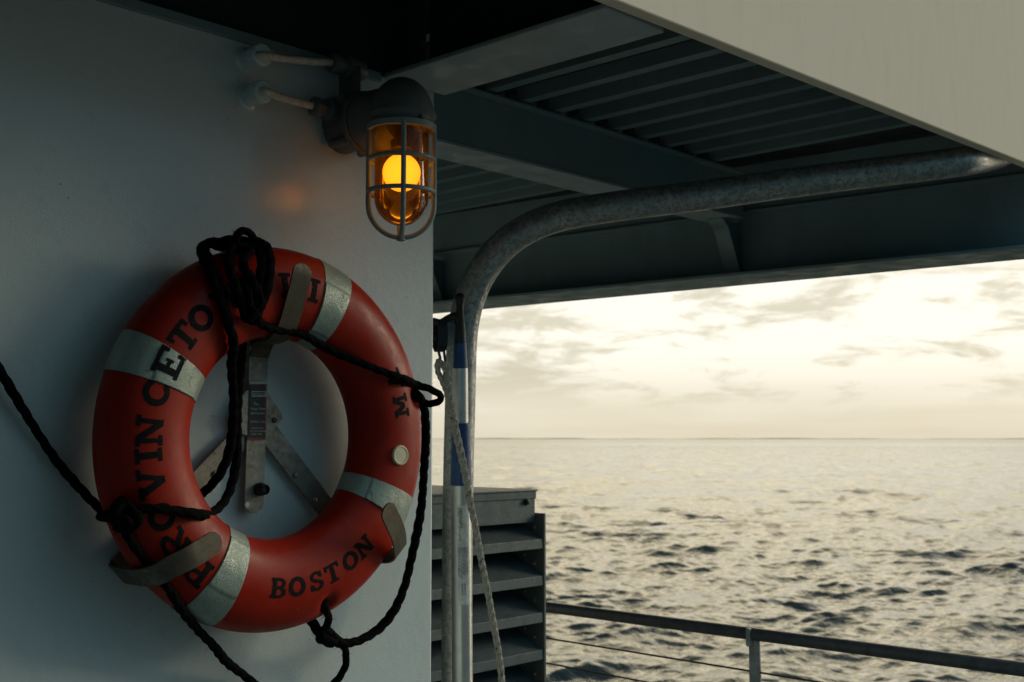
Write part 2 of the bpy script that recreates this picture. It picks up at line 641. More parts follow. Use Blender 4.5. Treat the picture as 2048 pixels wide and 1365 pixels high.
def fuzz(mb, path, r, count, lmin=0.004, lmax=0.016):
    for _ in range(count):
        i = random.randrange(1, len(path) - 1)
        t = (path[i + 1] - path[i - 1]).normalized()
        q = V((random.gauss(0, 1), random.gauss(0, 1), random.gauss(0, 1)))
        q = (q - t * q.dot(t)).normalized()
        a = path[i] + q * r * 0.8
        d = (q + t * random.uniform(-0.9, 0.9)).normalized()
        L = random.uniform(lmin, lmax)
        s = t.cross(q) * 0.00045
        e = a + d * L + t * random.uniform(-0.003, 0.003)
        mid = a + d * L * 0.5 + s * 2
        mb.add([a - s, a + s, mid + s * 0.7, mid - s * 0.7, e], [(0, 1, 2, 3), (3, 2, 4)])


def rope(mb, ctrl, r, fz=0, pitch=0.030, n=15, amp=0.28, step=0.0035, taper_end=False):
    r *= 0.92
    p = smooth_path(ctrl, step)
    # slight irregularity in lay and thickness
    k = random.uniform(0, 9)
    rr = [r * (1 + 0.06 * math.sin(i * 0.11 + k) + random.uniform(-0.03, 0.03)) for i in range(len(p))]
    mb.tube(p, rr, n, lobes=3, amp=amp, pitch=pitch)
    if fz:
        fuzz(mb, p, r, fz)
    return p


# ------------------------------------------------------------------ sea: one sheet of summed waves reaching the horizon
def build_sea():
    h = -ZSEA
    radii = [3.0]
    while radii[-1] < 13000:
        r = radii[-1]
        g = 0.42 * r * r / (h * 1175)
        if r < 1100:
            g = min(g, 2.2)
        radii.append(r + max(0.10 if r > 22 else 0.8, g))
    radii = np.array(radii)
    fwd = PSI
    fine = np.linspace(-0.52, 0.52, 1150)
    coarse = np.linspace(0.52, 2 * math.pi - 0.52, 150)[1:-1]
    az = np.concatenate([fine, coarse]) + fwd
    nr, na = len(radii), len(az)
    Rr, A = np.meshgrid(radii, az, indexing='ij')
    X = Rr * np.cos(A)
    Y = Rr * np.sin(A)
    dr = np.gradient(radii)[:, None]
    da = np.full(na, 1.04 / 1150)
    da[1150:] = (2 * math.pi - 1.04) / 150
    cell = np.maximum(dr * np.ones((1, na)), Rr * da[None, :])
    Zs = np.zeros_like(X)
    dX = np.zeros_like(X)
    dY = np.zeros_like(X)
    nw = 110
    lams = np.exp(np.linspace(math.log(0.35), math.log(60.0), nw))
    for lam in lams:
        th = fwd + 0.25 + rng.normal(0, 0.55)
        k = 2 * math.pi / lam
        # slope spectrum: strongest between 1 and 6 m
        s = 0.062 * math.exp(-((math.log(lam) - math.log(1.15)) / 1.0) ** 2) + 0.042 * math.exp(-((math.log(lam) - math.log(6.0)) / 0.55) ** 2) + 0.009
        amp = s / k
        ph = rng.uniform(0, 2 * math.pi)
        fade = np.clip((lam / cell - 0.6) / 1.2, 0, 1)
        # waves come in groups
        env = 0.6 + 0.7 * np.sin((X * math.cos(th + 1.1) + Y * math.sin(th + 1.1)) * k * 0.13 + ph * 3)
        arg = k * (X * math.cos(th) + Y * math.sin(th)) + ph
        Zs += amp * fade * env * np.sin(arg)
        dX += amp * fade * env * math.cos(th) * np.cos(arg) * 0.85
        dY += amp * fade * env * math.sin(th) * np.cos(arg) * 0.85
    P = np.stack([X + dX, Y + dY, Zs], -1).reshape(-1, 3).astype(np.float32)
    idx = np.arange(nr * na).reshape(nr, na)
    nx = np.roll(idx, -1, axis=1)
    q = np.stack([idx[:-1], nx[:-1], nx[1:], idx[1:]], -1).reshape(-1, 4)
    me = bpy.data.meshes.new('sea')
    me.vertices.add(len(P))
    me.vertices.foreach_set('co', P.ravel())
    me.loops.add(q.size)
    me.loops.foreach_set('vertex_index', q.ravel().astype(np.int32))
    me.polygons.add(len(q))
    me.polygons.foreach_set('loop_start', np.arange(0, q.size, 4, dtype=np.int32))
    me.update(calc_edges=True)
    me.validate()
    me.shade_smooth()
    me.materials.append(M['sea'])
    o = bpy.data.objects.new('sea', me)
    o.location = (0, 0, ZSEA)
    COL.objects.link(o)
    structure(o)
    if me.polygons[0].normal.z < 0:
        me.flip_normals()


build_sea()


def build_land():
    mb = MB()
    Rl = 10500.0
    prev = None
    pts = []
    n = 260
    for i in range(n + 1):
        a = PSI - 0.48 + 0.94 * i / n
        hh = 9 + 5 * math.sin(i * 0.11) + 3.0 * math.sin(i * 0.37 + 1) + 2.0 * random.random()
        hh *= 0.34 + 0.30 * math.sin(i / n * 3.0 + 0.2)
        pts.append((a, max(2.5, hh)))
    vs, fs = [], []
    for a, hh in pts:
        for (rr, z) in ((Rl, ZSEA - 2), (Rl + 40, ZSEA + hh * 0.7), (Rl + 160, ZSEA + hh), (Rl + 500, ZSEA - 2)):
            vs.append((rr * math.cos(a), rr * math.sin(a), z))
    for i in range(n):
        for k in range(3):
            fs.append((i * 4 + k, i * 4 + k + 1, i * 4 + k + 5, i * 4 + k + 4))
    mb.add(vs, fs)
    structure(mb.build('far_shore', 'land'))


build_land()

# ------------------------------------------------------------------ deck underfoot and hull side
d = MB()
d.box((-7, -7.0, ZDECK - 0.12), (3.42, 7.5, ZDECK))
structure(d.build('deck', 'deck', bevel=0.01))
hl = MB()
hl.box((-7.0, -6.9, ZSEA - 1), (3.38, 7.4, ZDECK - 0.124))
structure(hl.build('hull', 'fascia'))

# ------------------------------------------------------------------ deckhouse
house = thing('deckhouse', (-1.5, YW, ZDECK), 'white painted steel deckhouse wall carrying the life ring and the amber lamp', 'wall')
mb = MB()
mb.box((-6.5, YW, ZDECK + 0.002), (XW, 6.2, ZT + 0.012))
mb.build('wall', 'white', house, bevel=0.006)
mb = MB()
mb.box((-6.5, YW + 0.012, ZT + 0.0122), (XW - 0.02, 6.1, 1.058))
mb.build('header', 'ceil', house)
# flat trim bar along the top of the wall
mb = MB()
mb.box((-6.0, YW - 0.012, ZT - 0.010), (1.752, YW - 0.001, ZT + 0.012))
mb.build('top_trim', 'beam', house, bevel=0.002)
for (px, py) in ((492, 122), (494, 194)):
    p = onY(px, py, YW)
    mb = MB()
    mb.lathe(p, [(0.029, 0), (0.028, 0.004), (0.022, 0.008), (0.021, 0.034), (0.0245, 0.036), (0.0245, 0.058), (0.021, 0.062), (0.010, 0.062)], 24, axis=(0, -1, 0))
    mb.build('cable_collar', 'white', house)

# ------------------------------------------------------------------ upper deck: beams, stiffeners, fascia
roof = thing('upper_deck', (0.5, 2.5, ZT), 'overhanging grey deck structure on beams with a pale outer fascia, above the lamp', 'deck overhang')


def fasc_y(x):
    return 1.342 - 0.048 * (x - 1.757)


mb = MB()
x0, x1 = -6.5, 5.2
mb.hexa([(x0, fasc_y(x0), ZT), (x1, fasc_y(x1), ZT), (x1, fasc_y(x1) + 0.034, ZT), (x0, fasc_y(x0) + 0.034, ZT),
         (x0, fasc_y(x0), 1.95), (x1, fasc_y(x1), 1.95), (x1, fasc_y(x1) + 0.034, 1.95), (x0, fasc_y(x0) + 0.034, 1.95)])
mb.build('fascia', 'fascia', roof, bevel=0.004)
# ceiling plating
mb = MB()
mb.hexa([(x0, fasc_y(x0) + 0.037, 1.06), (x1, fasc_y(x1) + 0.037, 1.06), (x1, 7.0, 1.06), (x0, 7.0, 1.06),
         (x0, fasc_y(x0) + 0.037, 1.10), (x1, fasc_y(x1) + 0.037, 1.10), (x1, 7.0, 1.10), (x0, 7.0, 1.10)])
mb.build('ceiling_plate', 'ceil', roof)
# unseen plate added above the viewer to shade the left end of the wall
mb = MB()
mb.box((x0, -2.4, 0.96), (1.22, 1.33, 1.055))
mb.build('unseen_shade_plate', 'ceil', roof)
# wide white band (box beam) from the wall corner out to the fascia
mb = MB()
mb.box((1.757, 1.384, ZT), (1.952, YW - 0.014, ZT + 0.012))
mb.build('beam_flange', 'flange', roof, bevel=0.003)
mb = MB()
mb.box((1.90, 1.384, ZT + 0.0125), (1.912, YW - 0.014, 1.056))
mb.build('beam_web', 'ceil', roof)
# beam running along the wall direction behind the corner
YB = 2.372
mb = MB()
mb.box((1.97, YB, ZT), (3.86, YB + 0.150, ZT + 0.010))
mb.build('flange', 'flange', roof, bevel=0.002)  # lighter than its web, the lit underside is in the colour
mb = MB()
mb.box((1.97, YB + 0.004, ZT + 0.0102), (3.86, YB + 0.014, 1.0))
mb.box((1.97, YB - 0.03, 1.0002), (3.86, YB + 0.05, 1.010))
mb.build('long_beam', 'beam', roof, bevel=0.002)
# deep outboard beam
ZC = 0.606


def cx_(y, e):
    """front (0) / back (1) edge of the deep beam's bottom flange at y"""
    t = (y - 1.40) / (4.16 - 1.40)
    return (3.84 + (3.61 - 3.84) * t) if e == 0 else (4.085 + (3.925 - 4.085) * t)


def cw(y):
    return cx_(y, 0) * 0.42 + cx_(y, 1) * 0.58


mb = MB()
ya, yb = 1.31, 6.9


def slab(mb, xf, ya, yb, t0, t1, z0, z1):
    mb.hexa([(xf(ya) + t0, ya, z0), (xf(ya) + t1, ya, z0), (xf(yb) + t1, yb, z0), (xf(yb) + t0, yb, z0),
             (xf(ya) + t0, ya, z1), (xf(ya) + t1, ya, z1), (xf(yb) + t1, yb, z1), (xf(yb) + t0, yb, z1)])


mb.hexa([(cx_(ya, 0), ya, ZC), (cx_(ya, 1), ya, ZC), (cx_(yb, 1), yb, ZC), (cx_(yb, 0), yb, ZC),
         (cx_(ya, 0), ya, ZC + .012), (cx_(ya, 1), ya, ZC + .012), (cx_(yb, 1), yb, ZC + .012), (cx_(yb, 0), yb, ZC + .012)])
slab(mb, cw, ya, yb, 0.0, 0.012, ZC + 0.0122, 1.056)
slab(mb, cw, ya, yb, -0.022, -0.0003, 0.862, 0.876)
mb.build('deep_beam', 'beam', roof, bevel=0.002)
# knee brackets under the deep beam
for y in (2.44, 3.98):
    xw = cw(y) - 0.001
    mb = MB()
    # flange strip of the knee: three flats between the two beams
    prof = [(xw - 0.150, ZT - 0.001), (xw - 0.108, ZT - 0.034), (xw - 0.040, ZC + 0.060), (xw - 0.030, ZC + 0.012)]
    pts = [V((a, y, b)) for a, b in prof]
    mb.strap(pts, V((0, 1, 0)), 0.066, 0.007, round_end=False)
    poly = [V((a + 0.004, y - 0.004, b)) for a, b in prof] + [V((xw - 0.001, y - 0.004, ZC + 0.013)), V((xw - 0.001, y - 0.004, ZT - 0.002))]
    mb.prism(poly, (0, 0.008, 0))
    mb.build('knee_bracket', 'beam', roof, smooth=False)
# stiffeners under the plating, across the bay
xs = []
for (px, py) in ((1031, 183), (1086, 201), (1141, 222), (1199, 238), (1251, 259), (1306, 268), (1367, 283)):
    xs.append(onY(px, py, YB + 0.0)[0])
sp = (xs[-1] - xs[0]) / (len(xs) - 1)
xall = [xs[0] + sp * i for i in range(-4, 11)]
for x in xall:
    for (y0, y1) in ((fasc_y(x) + 0.04, YB - 0.004), (YB + 0.05, 6.8)):
        if x > 3.72:
            continue
        if x < 1.96:
            if y0 > 2:
                continue
            y1 = YW - 0.01
            if 1.70 < x < 1.97:
                continue
        mb = MB()
        mb.box((x, y0, 1.018), (x + 0.006, y1, 1.059))
        mb.box((x + 0.0063, y0, 1.0182), (x + 0.040, y1, 1.024))
        mb.build('stiffener', 'beam', roof, smooth=False)
print('stiffener spacing', sp, xs[0])

# ------------------------------------------------------------------ bent galvanised pipe
PD = 3.35
ctrl = [(913, 1365, PD), (916, 1000, PD), (921, 780, PD), (923.5, 690, PD), (929, 640, PD), (939, 600, PD), (954, 562, PD), (976, 526, PD), (1004, 494, PD), (1040, 466, PD + .005),
        (1085, 444, PD + .01), (1141, 428, PD + .015), (1247, 411, PD + .02), (1400, 392, PD + .04), (1553, 370, PD + .06), (1700, 351, PD + .08), (1860, 332, PD + .10), (1940, 321, PD + .13)]
pp = [atd(*c) for c in ctrl]
pp += [onY(1992, 311, 1.352), onY(2030, 292, 1.350), onY(2052, 262, 1.350), onY(2060, 215, 1.350)]
base = pp[0] + (pp[0] - pp[1]).normalized() * 0.6
base.z = ZDECK + 0.002
mb = MB()
path = smooth_path([base] + pp, 0.012)
mb.tube(path, 0.0435, 32)
pipe = mb.build('bent_pipe', 'galv', angle=60)
tag(pipe, 'thick mottled galvanised pipe rising behind the boat hook and bending under the deck overhang', 'pipe')

# ------------------------------------------------------------------ boat hook
HD = 3.235
hook = thing('boat_hook', atd(925, 1365, HD), 'telescoping boat hook with black tip and blue grips leaning on the bent pipe', 'boat hook')


def hx(y):
    return 919.5 + (y - 600) * 0.0072


def hp(y, dx=0.0, dd=0.0):
    return atd(hx(y) + dx, y, HD + dd)


PXM = HD / FPX      # metres per pixel at the hook


def hseg(y0, y1, w0, w1, name, mat, extra=()):
    mb = MB()
    ys = [y0 + (y1 - y0) * i / 6 for i in range(7)]
    mb.tube([hp(y) for y in ys], [0.5 * PXM * (w0 + (w1 - w0) * i / 6) for i in range(7)], 28)
    for e in extra:
        mb.tube([hp(e[0]), hp(e[1])], 0.5 * PXM * e[2], 28)
    return mb.build(name, mat, hook)


# black tip: ball, neck, flared socket and the side prong
mb = MB()
prof = [(586, 3), (588, 12), (591, 18), (596, 22), (601, 21.5), (605, 18), (609, 15.5), (618, 15), (630, 17), (645, 19.5), (660, 21.5), (675, 23), (687, 24)]
mb.tube([hp(y) for y, _ in prof], [0.5 * PXM * wd for _, wd in prof], 24)
pr = [hp(648, -3), hp(634, -6), hp(634, -14), hp(638, -24), hp(644, -35), hp(646, -46), hp(641, -56)]
mb.tube(smooth_path(pr, 0.004), [PXM * (9.5 - 4.5 * min(1, i / 24)) for i in range(len(smooth_path(pr, 0.004)))], 14)
mb.build('hook_tip', 'blackplastic', hook)
hseg(687, 737, 25, 30.5, 'grip', 'blue')
hseg(737, 850, 31, 31, 'pole', 'alu')
hseg(846, 967, 37, 43, 'grip', 'blue', extra=((903, 905, 43.2), (966, 970, 44)))
lower = hseg(967, 1900, 41, 42, 'pole', 'alu', extra=((1228, 1231, 42.4),))


def text_mesh(body, size, extrude=0.0):
    cu = bpy.data.curves.new('t', 'FONT')
    cu.body = body
    cu.size = size
    cu.align_x = 'LEFT'
    cu.resolution_u = 2
    ob = bpy.data.objects.new('t', cu)
    COL.objects.link(ob)
    bpy.context.view_layer.update()
    me = ob.to_mesh()
    vs = [v.co.copy() for v in me.vertices]
    fs = [tuple(p.vertices) for p in me.polygons]
    ob.to_mesh_clear()
    bpy.data.objects.remove(ob)
    bpy.data.curves.remove(cu)
    return vs, fs


# label wrapped on the tube: text runs downwards
LR = 0.5 * PXM * 41.6
top = hp(1008)
bot = hp(1206)
ax = (bot - top).normalized()
side = (R_ - ax * R_.dot(ax)).normalized()
fro = ax.cross(side)
if fro.dot(F_) > 0:
    fro = -fro


def wrap(u, s, r):      # u along the pole downwards (m), s around it (m, to the right)
    a = s / LR
    c = hp(1008) + ax * u
    return c + (side * math.sin(a) + fro * math.cos(a)) * r


LL = (bot - top).length
mb = MB()
ns = 14
s0, s1 = -0.010, 0.022
vs = []
for i in range(2):
    for k in range(ns + 1):
        vs.append(wrap(LL * i, s0 + (s1 - s0) * k / ns, LR + 0.0006))
mb.add(vs, [(k, k + 1, ns + 2 + k, ns + 1 + k) for k in range(ns)])
lab = mb.build('label', 'labelclear', lower)
mb = MB()


def label_text(body, size, u0, s0):
    vs, fs = text_mesh(body, size)
    mb.add([wrap(u0 + v.x, s0 - v.y, LR + 0.0011) for v in vs], fs)


label_text('Heavy Duty', 0.0115, 0.008, 0.0105 - 0.006)
label_text('Telescoping Boat Hook', 0.0095, 0.008, 0.000)
label_text('7 - 12 feet', 0.0055, 0.008, -0.0055)
random.seed(5)
for s in (0.0165, 0.0125, 0.009, 0.0055, 0.002, -0.0015, -0.005, -0.008):
    u = 0.115
    while u < 0.190:
        L = random.uniform(0.004, 0.012)
        mb.add([wrap(u, s, LR + 0.0011), wrap(u + L, s, LR + 0.0011), wrap(u + L, s + 0.0012, LR + 0.0011), wrap(u, s + 0.0012, LR + 0.0011)], [(0, 1, 2, 3)])
        u += L + 0.0016
u = 0.213
while u < 0.246:
    t_ = random.choice((0.0008, 0.0014, 0.002))
    mb.add([wrap(u, 0.001, LR + 0.0011), wrap(u + t_, 0.001, LR + 0.0011), wrap(u + t_, 0.012, LR + 0.0011), wrap(u, 0.012, LR + 0.0011)], [(0, 1, 2, 3)])
    u += t_ + random.choice((0.0009, 0.0016))
mb.build('label_print', 'labelprint', lower, smooth=False)

# dark webbing loop and shackle hanging from the prong, white rope spliced to it
mb = MB()
lp = [hp(638, -44), hp(660, -49), hp(690, -46, -.01), hp(702, -41, -.02), hp(690, -35, -.03), hp(660, -34, -.03), hp(640, -37, -.02)]
mb.strap(smooth_path(lp, 0.006), F_ * 0.3 + R_, 0.026, 0.007, round_end=False)
mb.tube([hp(672, -52), hp(700, -40)], 0.012, 12)
web = mb.build('webbing_loop', 'blackplastic')
tag(web, 'black webbing loop hung over the side prong of the boat hook', 'strap')
mb = MB()
mb.tube(smooth_path([hp(700, -44, -.03), hp(714, -40.5, -.03), hp(727, -38, -.03), hp(733, -33, -.03), hp(727, -30, -.03), hp(714, -31, -.03), hp(699, -33, -.03)], 0.004), 0.0038, 10)
mb.tube([hp(700, -47, -.03), hp(700, -30, -.03)], 0.0045, 10)
sh = mb.build('shackle', 'wire')
tag(sh, 'small dark shackle between black webbing loop and pale rope', 'shackle')
mb = MB()
RD = -.065
eye = [hp(735, -35, RD), hp(722, -41, RD), hp(728, -45.5, RD), hp(745, -44, RD), hp(765, -35, RD), hp(790, -25, RD)]
rope(mb, eye, 0.0085, pitch=0.016, amp=0.4, n=18)
main = [hp(724, -33, RD), hp(745, -27, RD), hp(775, -26, RD), hp(800, -22, RD), hp(850, -13, RD), hp(930, 5, RD), hp(1000, 17, RD), hp(1060, 29, RD), hp(1130, 41, RD), hp(1180, 51, RD), hp(1250, 63, RD), hp(1310, 73, RD), hp(1370, 79, RD), hp(1500, 88, RD), hp(1700, 92, RD)]
rp = smooth_path(main, 0.004)
nn = len(rp)
mb.tube(rp, [0.0098 if i < nn * 0.10 else 0.0098 - 0.0019 * min(1, (i / nn - 0.10) / 0.25) for i in range(nn)], 24, lobes=4, amp=0.55, pitch=0.026)
fuzz(mb, rp, 0.012, 60, 0.003, 0.008)
wr = mb.build('hanging_rope', 'whiterope', angle=80)
tag(wr, 'pale braided rope with dark flecks hanging in front of the boat hook', 'rope')
# cleat plate on the pipe behind the hook
mb = MB()
pc = atd(897, 668, PD - 0.02)
mb.lathe(pc, [(0.035, 0), (0.035, 0.012), (0.022, 0.016), (0.010, 0.03)], 20, axis=-F_ - R_ * 0.6)
mb.tube([atd(897, 640, PD + 0.0), atd(884, 668, PD), atd(894, 700, PD)], 0.010, 12)
cl_ = mb.build('pipe_clamp', 'beam')
tag(cl_, 'small grey clamp on the bent pipe behind the black webbing', 'clamp')

# ------------------------------------------------------------------ louvred vent box
YL = 2.56
lou = thing('louvre_vent', (2.55, YL, ZDECK), 'grey steel vent box with sloping louvre slats behind the boat hook', 'vent')
pr_ = onY(1092, 1027, YL)                     # top outer corner of the side plate
XR = pr_.x
ctop = onY(1070, 979, YL + 0.03)
xc = ctop.x
zc1 = ctop.z
zc0 = onY(1070, 1026, YL + 0.03).z
xl = 1.99
mb = MB()
mb.box((xl, YL + 0.03, zc0 - 0.03), (xc, YL + 0.58, zc1 - 0.006))
mb.box((xl, YL + 0.022, zc1 - 0.0058), (xc + 0.006, YL + 0.585, zc1))
mb.box((xl, YL + 0.026, zc1 - 0.030), (xc + 0.002, YL + 0.0298, zc1 - 0.0061))
mb.build('cap', 'louvre', lou, bevel=0.002)
mb = MB()
bp = onY(1052, 1004, YL + 0.03)
mb.lathe(bp, [(0.013, -0.002), (0.013, 0.002), (0.0095, 0.003), (0.0095, 0.010), (0.004, 0.013)], 6, axis=(0, -1, 0))
mb.build('bolt', 'wire', lou, smooth=False)
mb = MB()
mb.box((XR - 0.010, YL, ZDECK + 0.004), (XR, YL + 0.36, pr_.z))
mb.box((XR - 0.011, YL + 0.36, ZDECK + 0.004), (XR - 0.002, YL + 0.58, zc0 - 0.031))
mb.build('side_plate', 'housing', lou, bevel=0.002)
mb = MB()
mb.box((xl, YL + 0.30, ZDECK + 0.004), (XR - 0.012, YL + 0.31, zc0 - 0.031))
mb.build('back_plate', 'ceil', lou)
zl = [onY(1083, y, YL + 0.005).z for y in (1090, 1162, 1237, 1312)]
spz = (zl[0] - zl[-1]) / 3
print('slat spacing', spz)
k = 0
while True:
    z = zl[0] - spz * k
    k += 1
    if z < ZDECK + 0.1:
        break
    hs = spz * 0.88
    mb = MB()
    xr = XR - 0.0105
    # lip, then plate sloping up and back, then short up-stand
    pf = [(YL + 0.003, z - 0.012), (YL + 0.004, z + 0.018), (YL + 0.080, z + hs * 0.54), (YL + 0.155, z + hs * 0.88)]
    t_ = 0.0035
    poly = [V((xl, a, b)) for a, b in pf] + [V((xl, a + t_ * 1.2, b - t_ * 0.2)) for a, b in reversed(pf)]
    mb.prism(poly, (xr - xl, 0, 0))
    mb.build('slat', 'louvre', lou, smooth=False, bevel=0.001)
    for a in (0.26, 0.56, 0.86):
        mb = MB()
        yy = YL + 0.018 + a * 0.145
        zz = z + hs * (0.18 + 0.8 * a) + 0.014
        mb.lathe((xr - 0.001, yy - 0.016, zz), [(0.0065, 0), (0.0065, 0.004), (0.003, 0.0065)], 8, axis=(-1, 0, 0))
        mb.build('bolt', 'steel', lou)

# ------------------------------------------------------------------ guard rail
XRl, ZRl = 3.318, -0.62
gr = thing('guard_rail', (XRl, 2.06, ZDECK), 'dark handrail on a pale post with thin wires, at the deck edge over the sea', 'railing')
ra = onX(1095, 1214.5, XRl)
rb = onX(2048, 1339, XRl)
dd = (rb - ra)
p0 = ra - dd * 2.2
p1 = rb + dd * 1.6
mb = MB()
mb.tube([p0 + (p1 - p0) * i / 8 for i in range(9)], 0.0205, 20)
mb.build('handrail', 'rail', gr)
ptop = onX(1508, 1262, XRl)
for k in (-1, 0, 1):
    y = ptop.y + k * 1.55
    zt = ra.z + (y - ra.y) * dd.z / dd.y + 0.012
    mb = MB()
    poly = [V((XRl - 0.004, y - 0.019, zt - 0.02)), V((XRl - 0.004, y + 0.019, zt - 0.02)), V((XRl - 0.004, y + 0.019, ZDECK + 0.002)), V((XRl - 0.004, y - 0.045, ZDECK + 0.002))]
    mb.prism(poly, (0.010, 0, 0))
    mb.box((XRl - 0.0225, y + 0.002, zt - 0.05), (XRl - 0.0045, y + 0.018, zt + 0.006))
    mb.build('post', 'post', gr, smooth=False, bevel=0.003)
for (ya_, yb_) in (((1095, 1277), (1503, 1343)), ((1095, 1327), (1300, 1366))):
    wa = onX(*ya_, XRl)
    wb = onX(*yb_, XRl)
    e = wb - wa
    t0 = (p0.y - wa.y) / e.y
    t1 = (p1.y - wa.y) / e.y
    mb = MB()
    mb.tube([wa + e * t0, wa + e * t1], 0.0032, 8)
    mb.build('wire', 'wire', gr)
for dz in (0.30, 0.45, 0.6, 0.75):
    mb = MB()
    za = onX(1095, 1277, XRl).z - dz + 0.15
    mb.tube([(XRl, p0.y, za + 0.01), (XRl, p1.y, za - 0.05)], 0.0032, 8)
    mb.build('wire', 'wire', gr)

# ------------------------------------------------------------------ bulkhead lamp
LY = YW - 0.205
ax0 = onY(803, 345, LY)
LX = ax0.x


def lz(py):
    return onY(803, py, LY).z


def lr(pxw):
    return 0.5 * pxw * (V((LX, LY, 0.6)).dot(F_)) / FPX


lamp = thing('bulkhead_lamp', (LX, YW, lz(225)), 'lit amber caged bulkhead lamp on a grey elbow housing, high on the white wall', 'lamp')
zel = lz(236)                      # where the elbow meets the collar
zb = lz(229)                       # axis of the round box on the wall
mb = MB()
# cast elbow: a short drum out of the wall ending in a dome over the lamp socket
rd = lr(132)
mb.lathe((LX, YW - 0.102, zb), [(rd * 0.90, 0), (rd * 0.97, 0.003), (rd * 0.96, 0.03), (rd * 0.93, 0.07), (rd * 0.88, 0.108)], 40, axis=(0, -1, 0))
prof = [(lr(126), zel - 0.012), (lr(129), zel + 0.004)]
for i in range(1, 13):
    t_ = math.pi / 2 * i / 12
    prof.append((lr(129) * math.cos(t_), zel + 0.004 + (lz(156) - zel - 0.004) * math.sin(t_)))
mb.lathe((LX, LY, 0), prof, 40)
mb.build('elbow_housing', 'housing', lamp, angle=50)
mb = MB()
mb.lathe((LX, YW - 0.001, zb), [(rd * 0.74, 0), (rd * 0.75, 0.004), (rd * 0.72, 0.070), (rd * 0.80, 0.078), (rd * 1.02, 0.086), (rd * 1.03, 0.098), (rd * 0.98, 0.1005), (rd * 0.6, 0.1005)], 40, axis=(0, -1, 0))
for a_ in (0.7, 2.4, 3.9, 5.4):
    q = V((LX + math.cos(a_) * rd * 0.86, YW - 0.04, zb + math.sin(a_) * rd * 0.86))
    mb.lathe(q, [(0.010, -0.02), (0.010, 0.046), (0.006, 0.050)], 10, axis=(0, -1, 0))
mb.build('mounting_base', 'housing', lamp, bevel=0.002)
hubs = []
qu, ql = onY(662, 126, YW - 0.042), onY(624, 212, YW - 0.042)
mb = MB()
mb.box((qu.x + 0.055, YW - 0.078, zb - 0.03), (LX - 0.01, YW - 0.001, min(qu.z + 0.030, ZT - 0.014)))
mb.box((ql.x + 0.06, YW - 0.072, ql.z - 0.030), (qu.x + 0.0545, YW - 0.001, ql.z + 0.034))
mb.build('junction_box', 'housing', lamp, bevel=0.008)
for (hx0, hy0, n_) in ((662, 126, 24), (624, 212, 8)):
    q = onY(hx0, hy0, YW - 0.042)
    mb = MB()
    dx = 0.075
    mb.lathe(q, [(0.010, 0.0), (0.017, 0.0), (0.022, 0.004), (0.022, 0.022), (0.0185, 0.024), (0.0185, 0.038), (0.025, 0.041), (0.025, min(dx, 0.085)), (0.020, max(dx, 0.09))], n_, axis=(1, 0, 0))
    mb.build('cable_hub', 'housing', lamp, angle=30)
    hubs.append(q)
mb = MB()
C_ = V((LX, LY, 0))
mb.lathe(C_, [(lr(110), zel + 0.012), (lr(138), zel + 0.010), (lr(140), zel + 0.002), (lr(130), zel - 0.003), (lr(124), zel - 0.012), (lr(124), zel - 0.020), (lr(100), zel - 0.022)], 36)
for k in range(3):
    a = 0.4 + k * 2.1
    mb.lathe((LX + math.cos(a) * lr(124), LY + math.sin(a) * lr(124), zel - 0.012), [(0.006, -0.004), (0.006, 0.004), (0.003, 0.010)], 8, axis=(math.cos(a), math.sin(a), 0))
mb.build('socket_collar', 'housing', lamp)
zg1 = lz(262)
zg0 = lz(476)
rg = lr(131)
mb = MB()
mb.lathe(C_, [(rg - 0.004, zel - 0.018), (rg + 0.003, zel - 0.020), (rg + 0.005, zg1 + 0.010), (rg + 0.003, zg1 - 0.002), (rg - 0.004, zg1 - 0.002), (rg - 0.004, zel - 0.018)], 40, open_=True)
zdome = zg0 + rg
# four bars coming down and meeting under the globe, first one faces the viewer
toCam = V((-LX, -LY, 0)).normalized()
fa = math.atan2(toCam.y, toCam.x) + 0.06
for k in range(4):
    a = fa + k * math.pi / 2
    u = V((math.cos(a), math.sin(a), 0))
    pts = [V((LX, LY, zg1 + 0.004)) + u * rg, V((LX, LY, zg1 - 0.03)) + u * rg, V((LX, LY, zdome + 0.03)) + u * rg]
    for i in range(13):
        t_ = math.pi / 2 * i / 12
        pts.append(V((LX, LY, zdome - rg * math.sin(t_))) + u * rg * math.cos(t_))
    mb.tube(pts, 0.0055, 10)
for py in (322, 386):
    z = lz(py)
    n = 40
    ring_ = [V((LX + rg * math.cos(2 * math.pi * i / n), LY + rg * math.sin(2 * math.pi * i / n), z)) for i in range(n + 1)]
    mb.tube(ring_, 0.0050, 10, caps=False)
mb.lathe((LX, LY, zg0), [(0.004, -0.008), (0.010, -0.006), (0.010, 0.004), (0.004, 0.008)], 16)
mb.build('guard', 'guard', lamp)
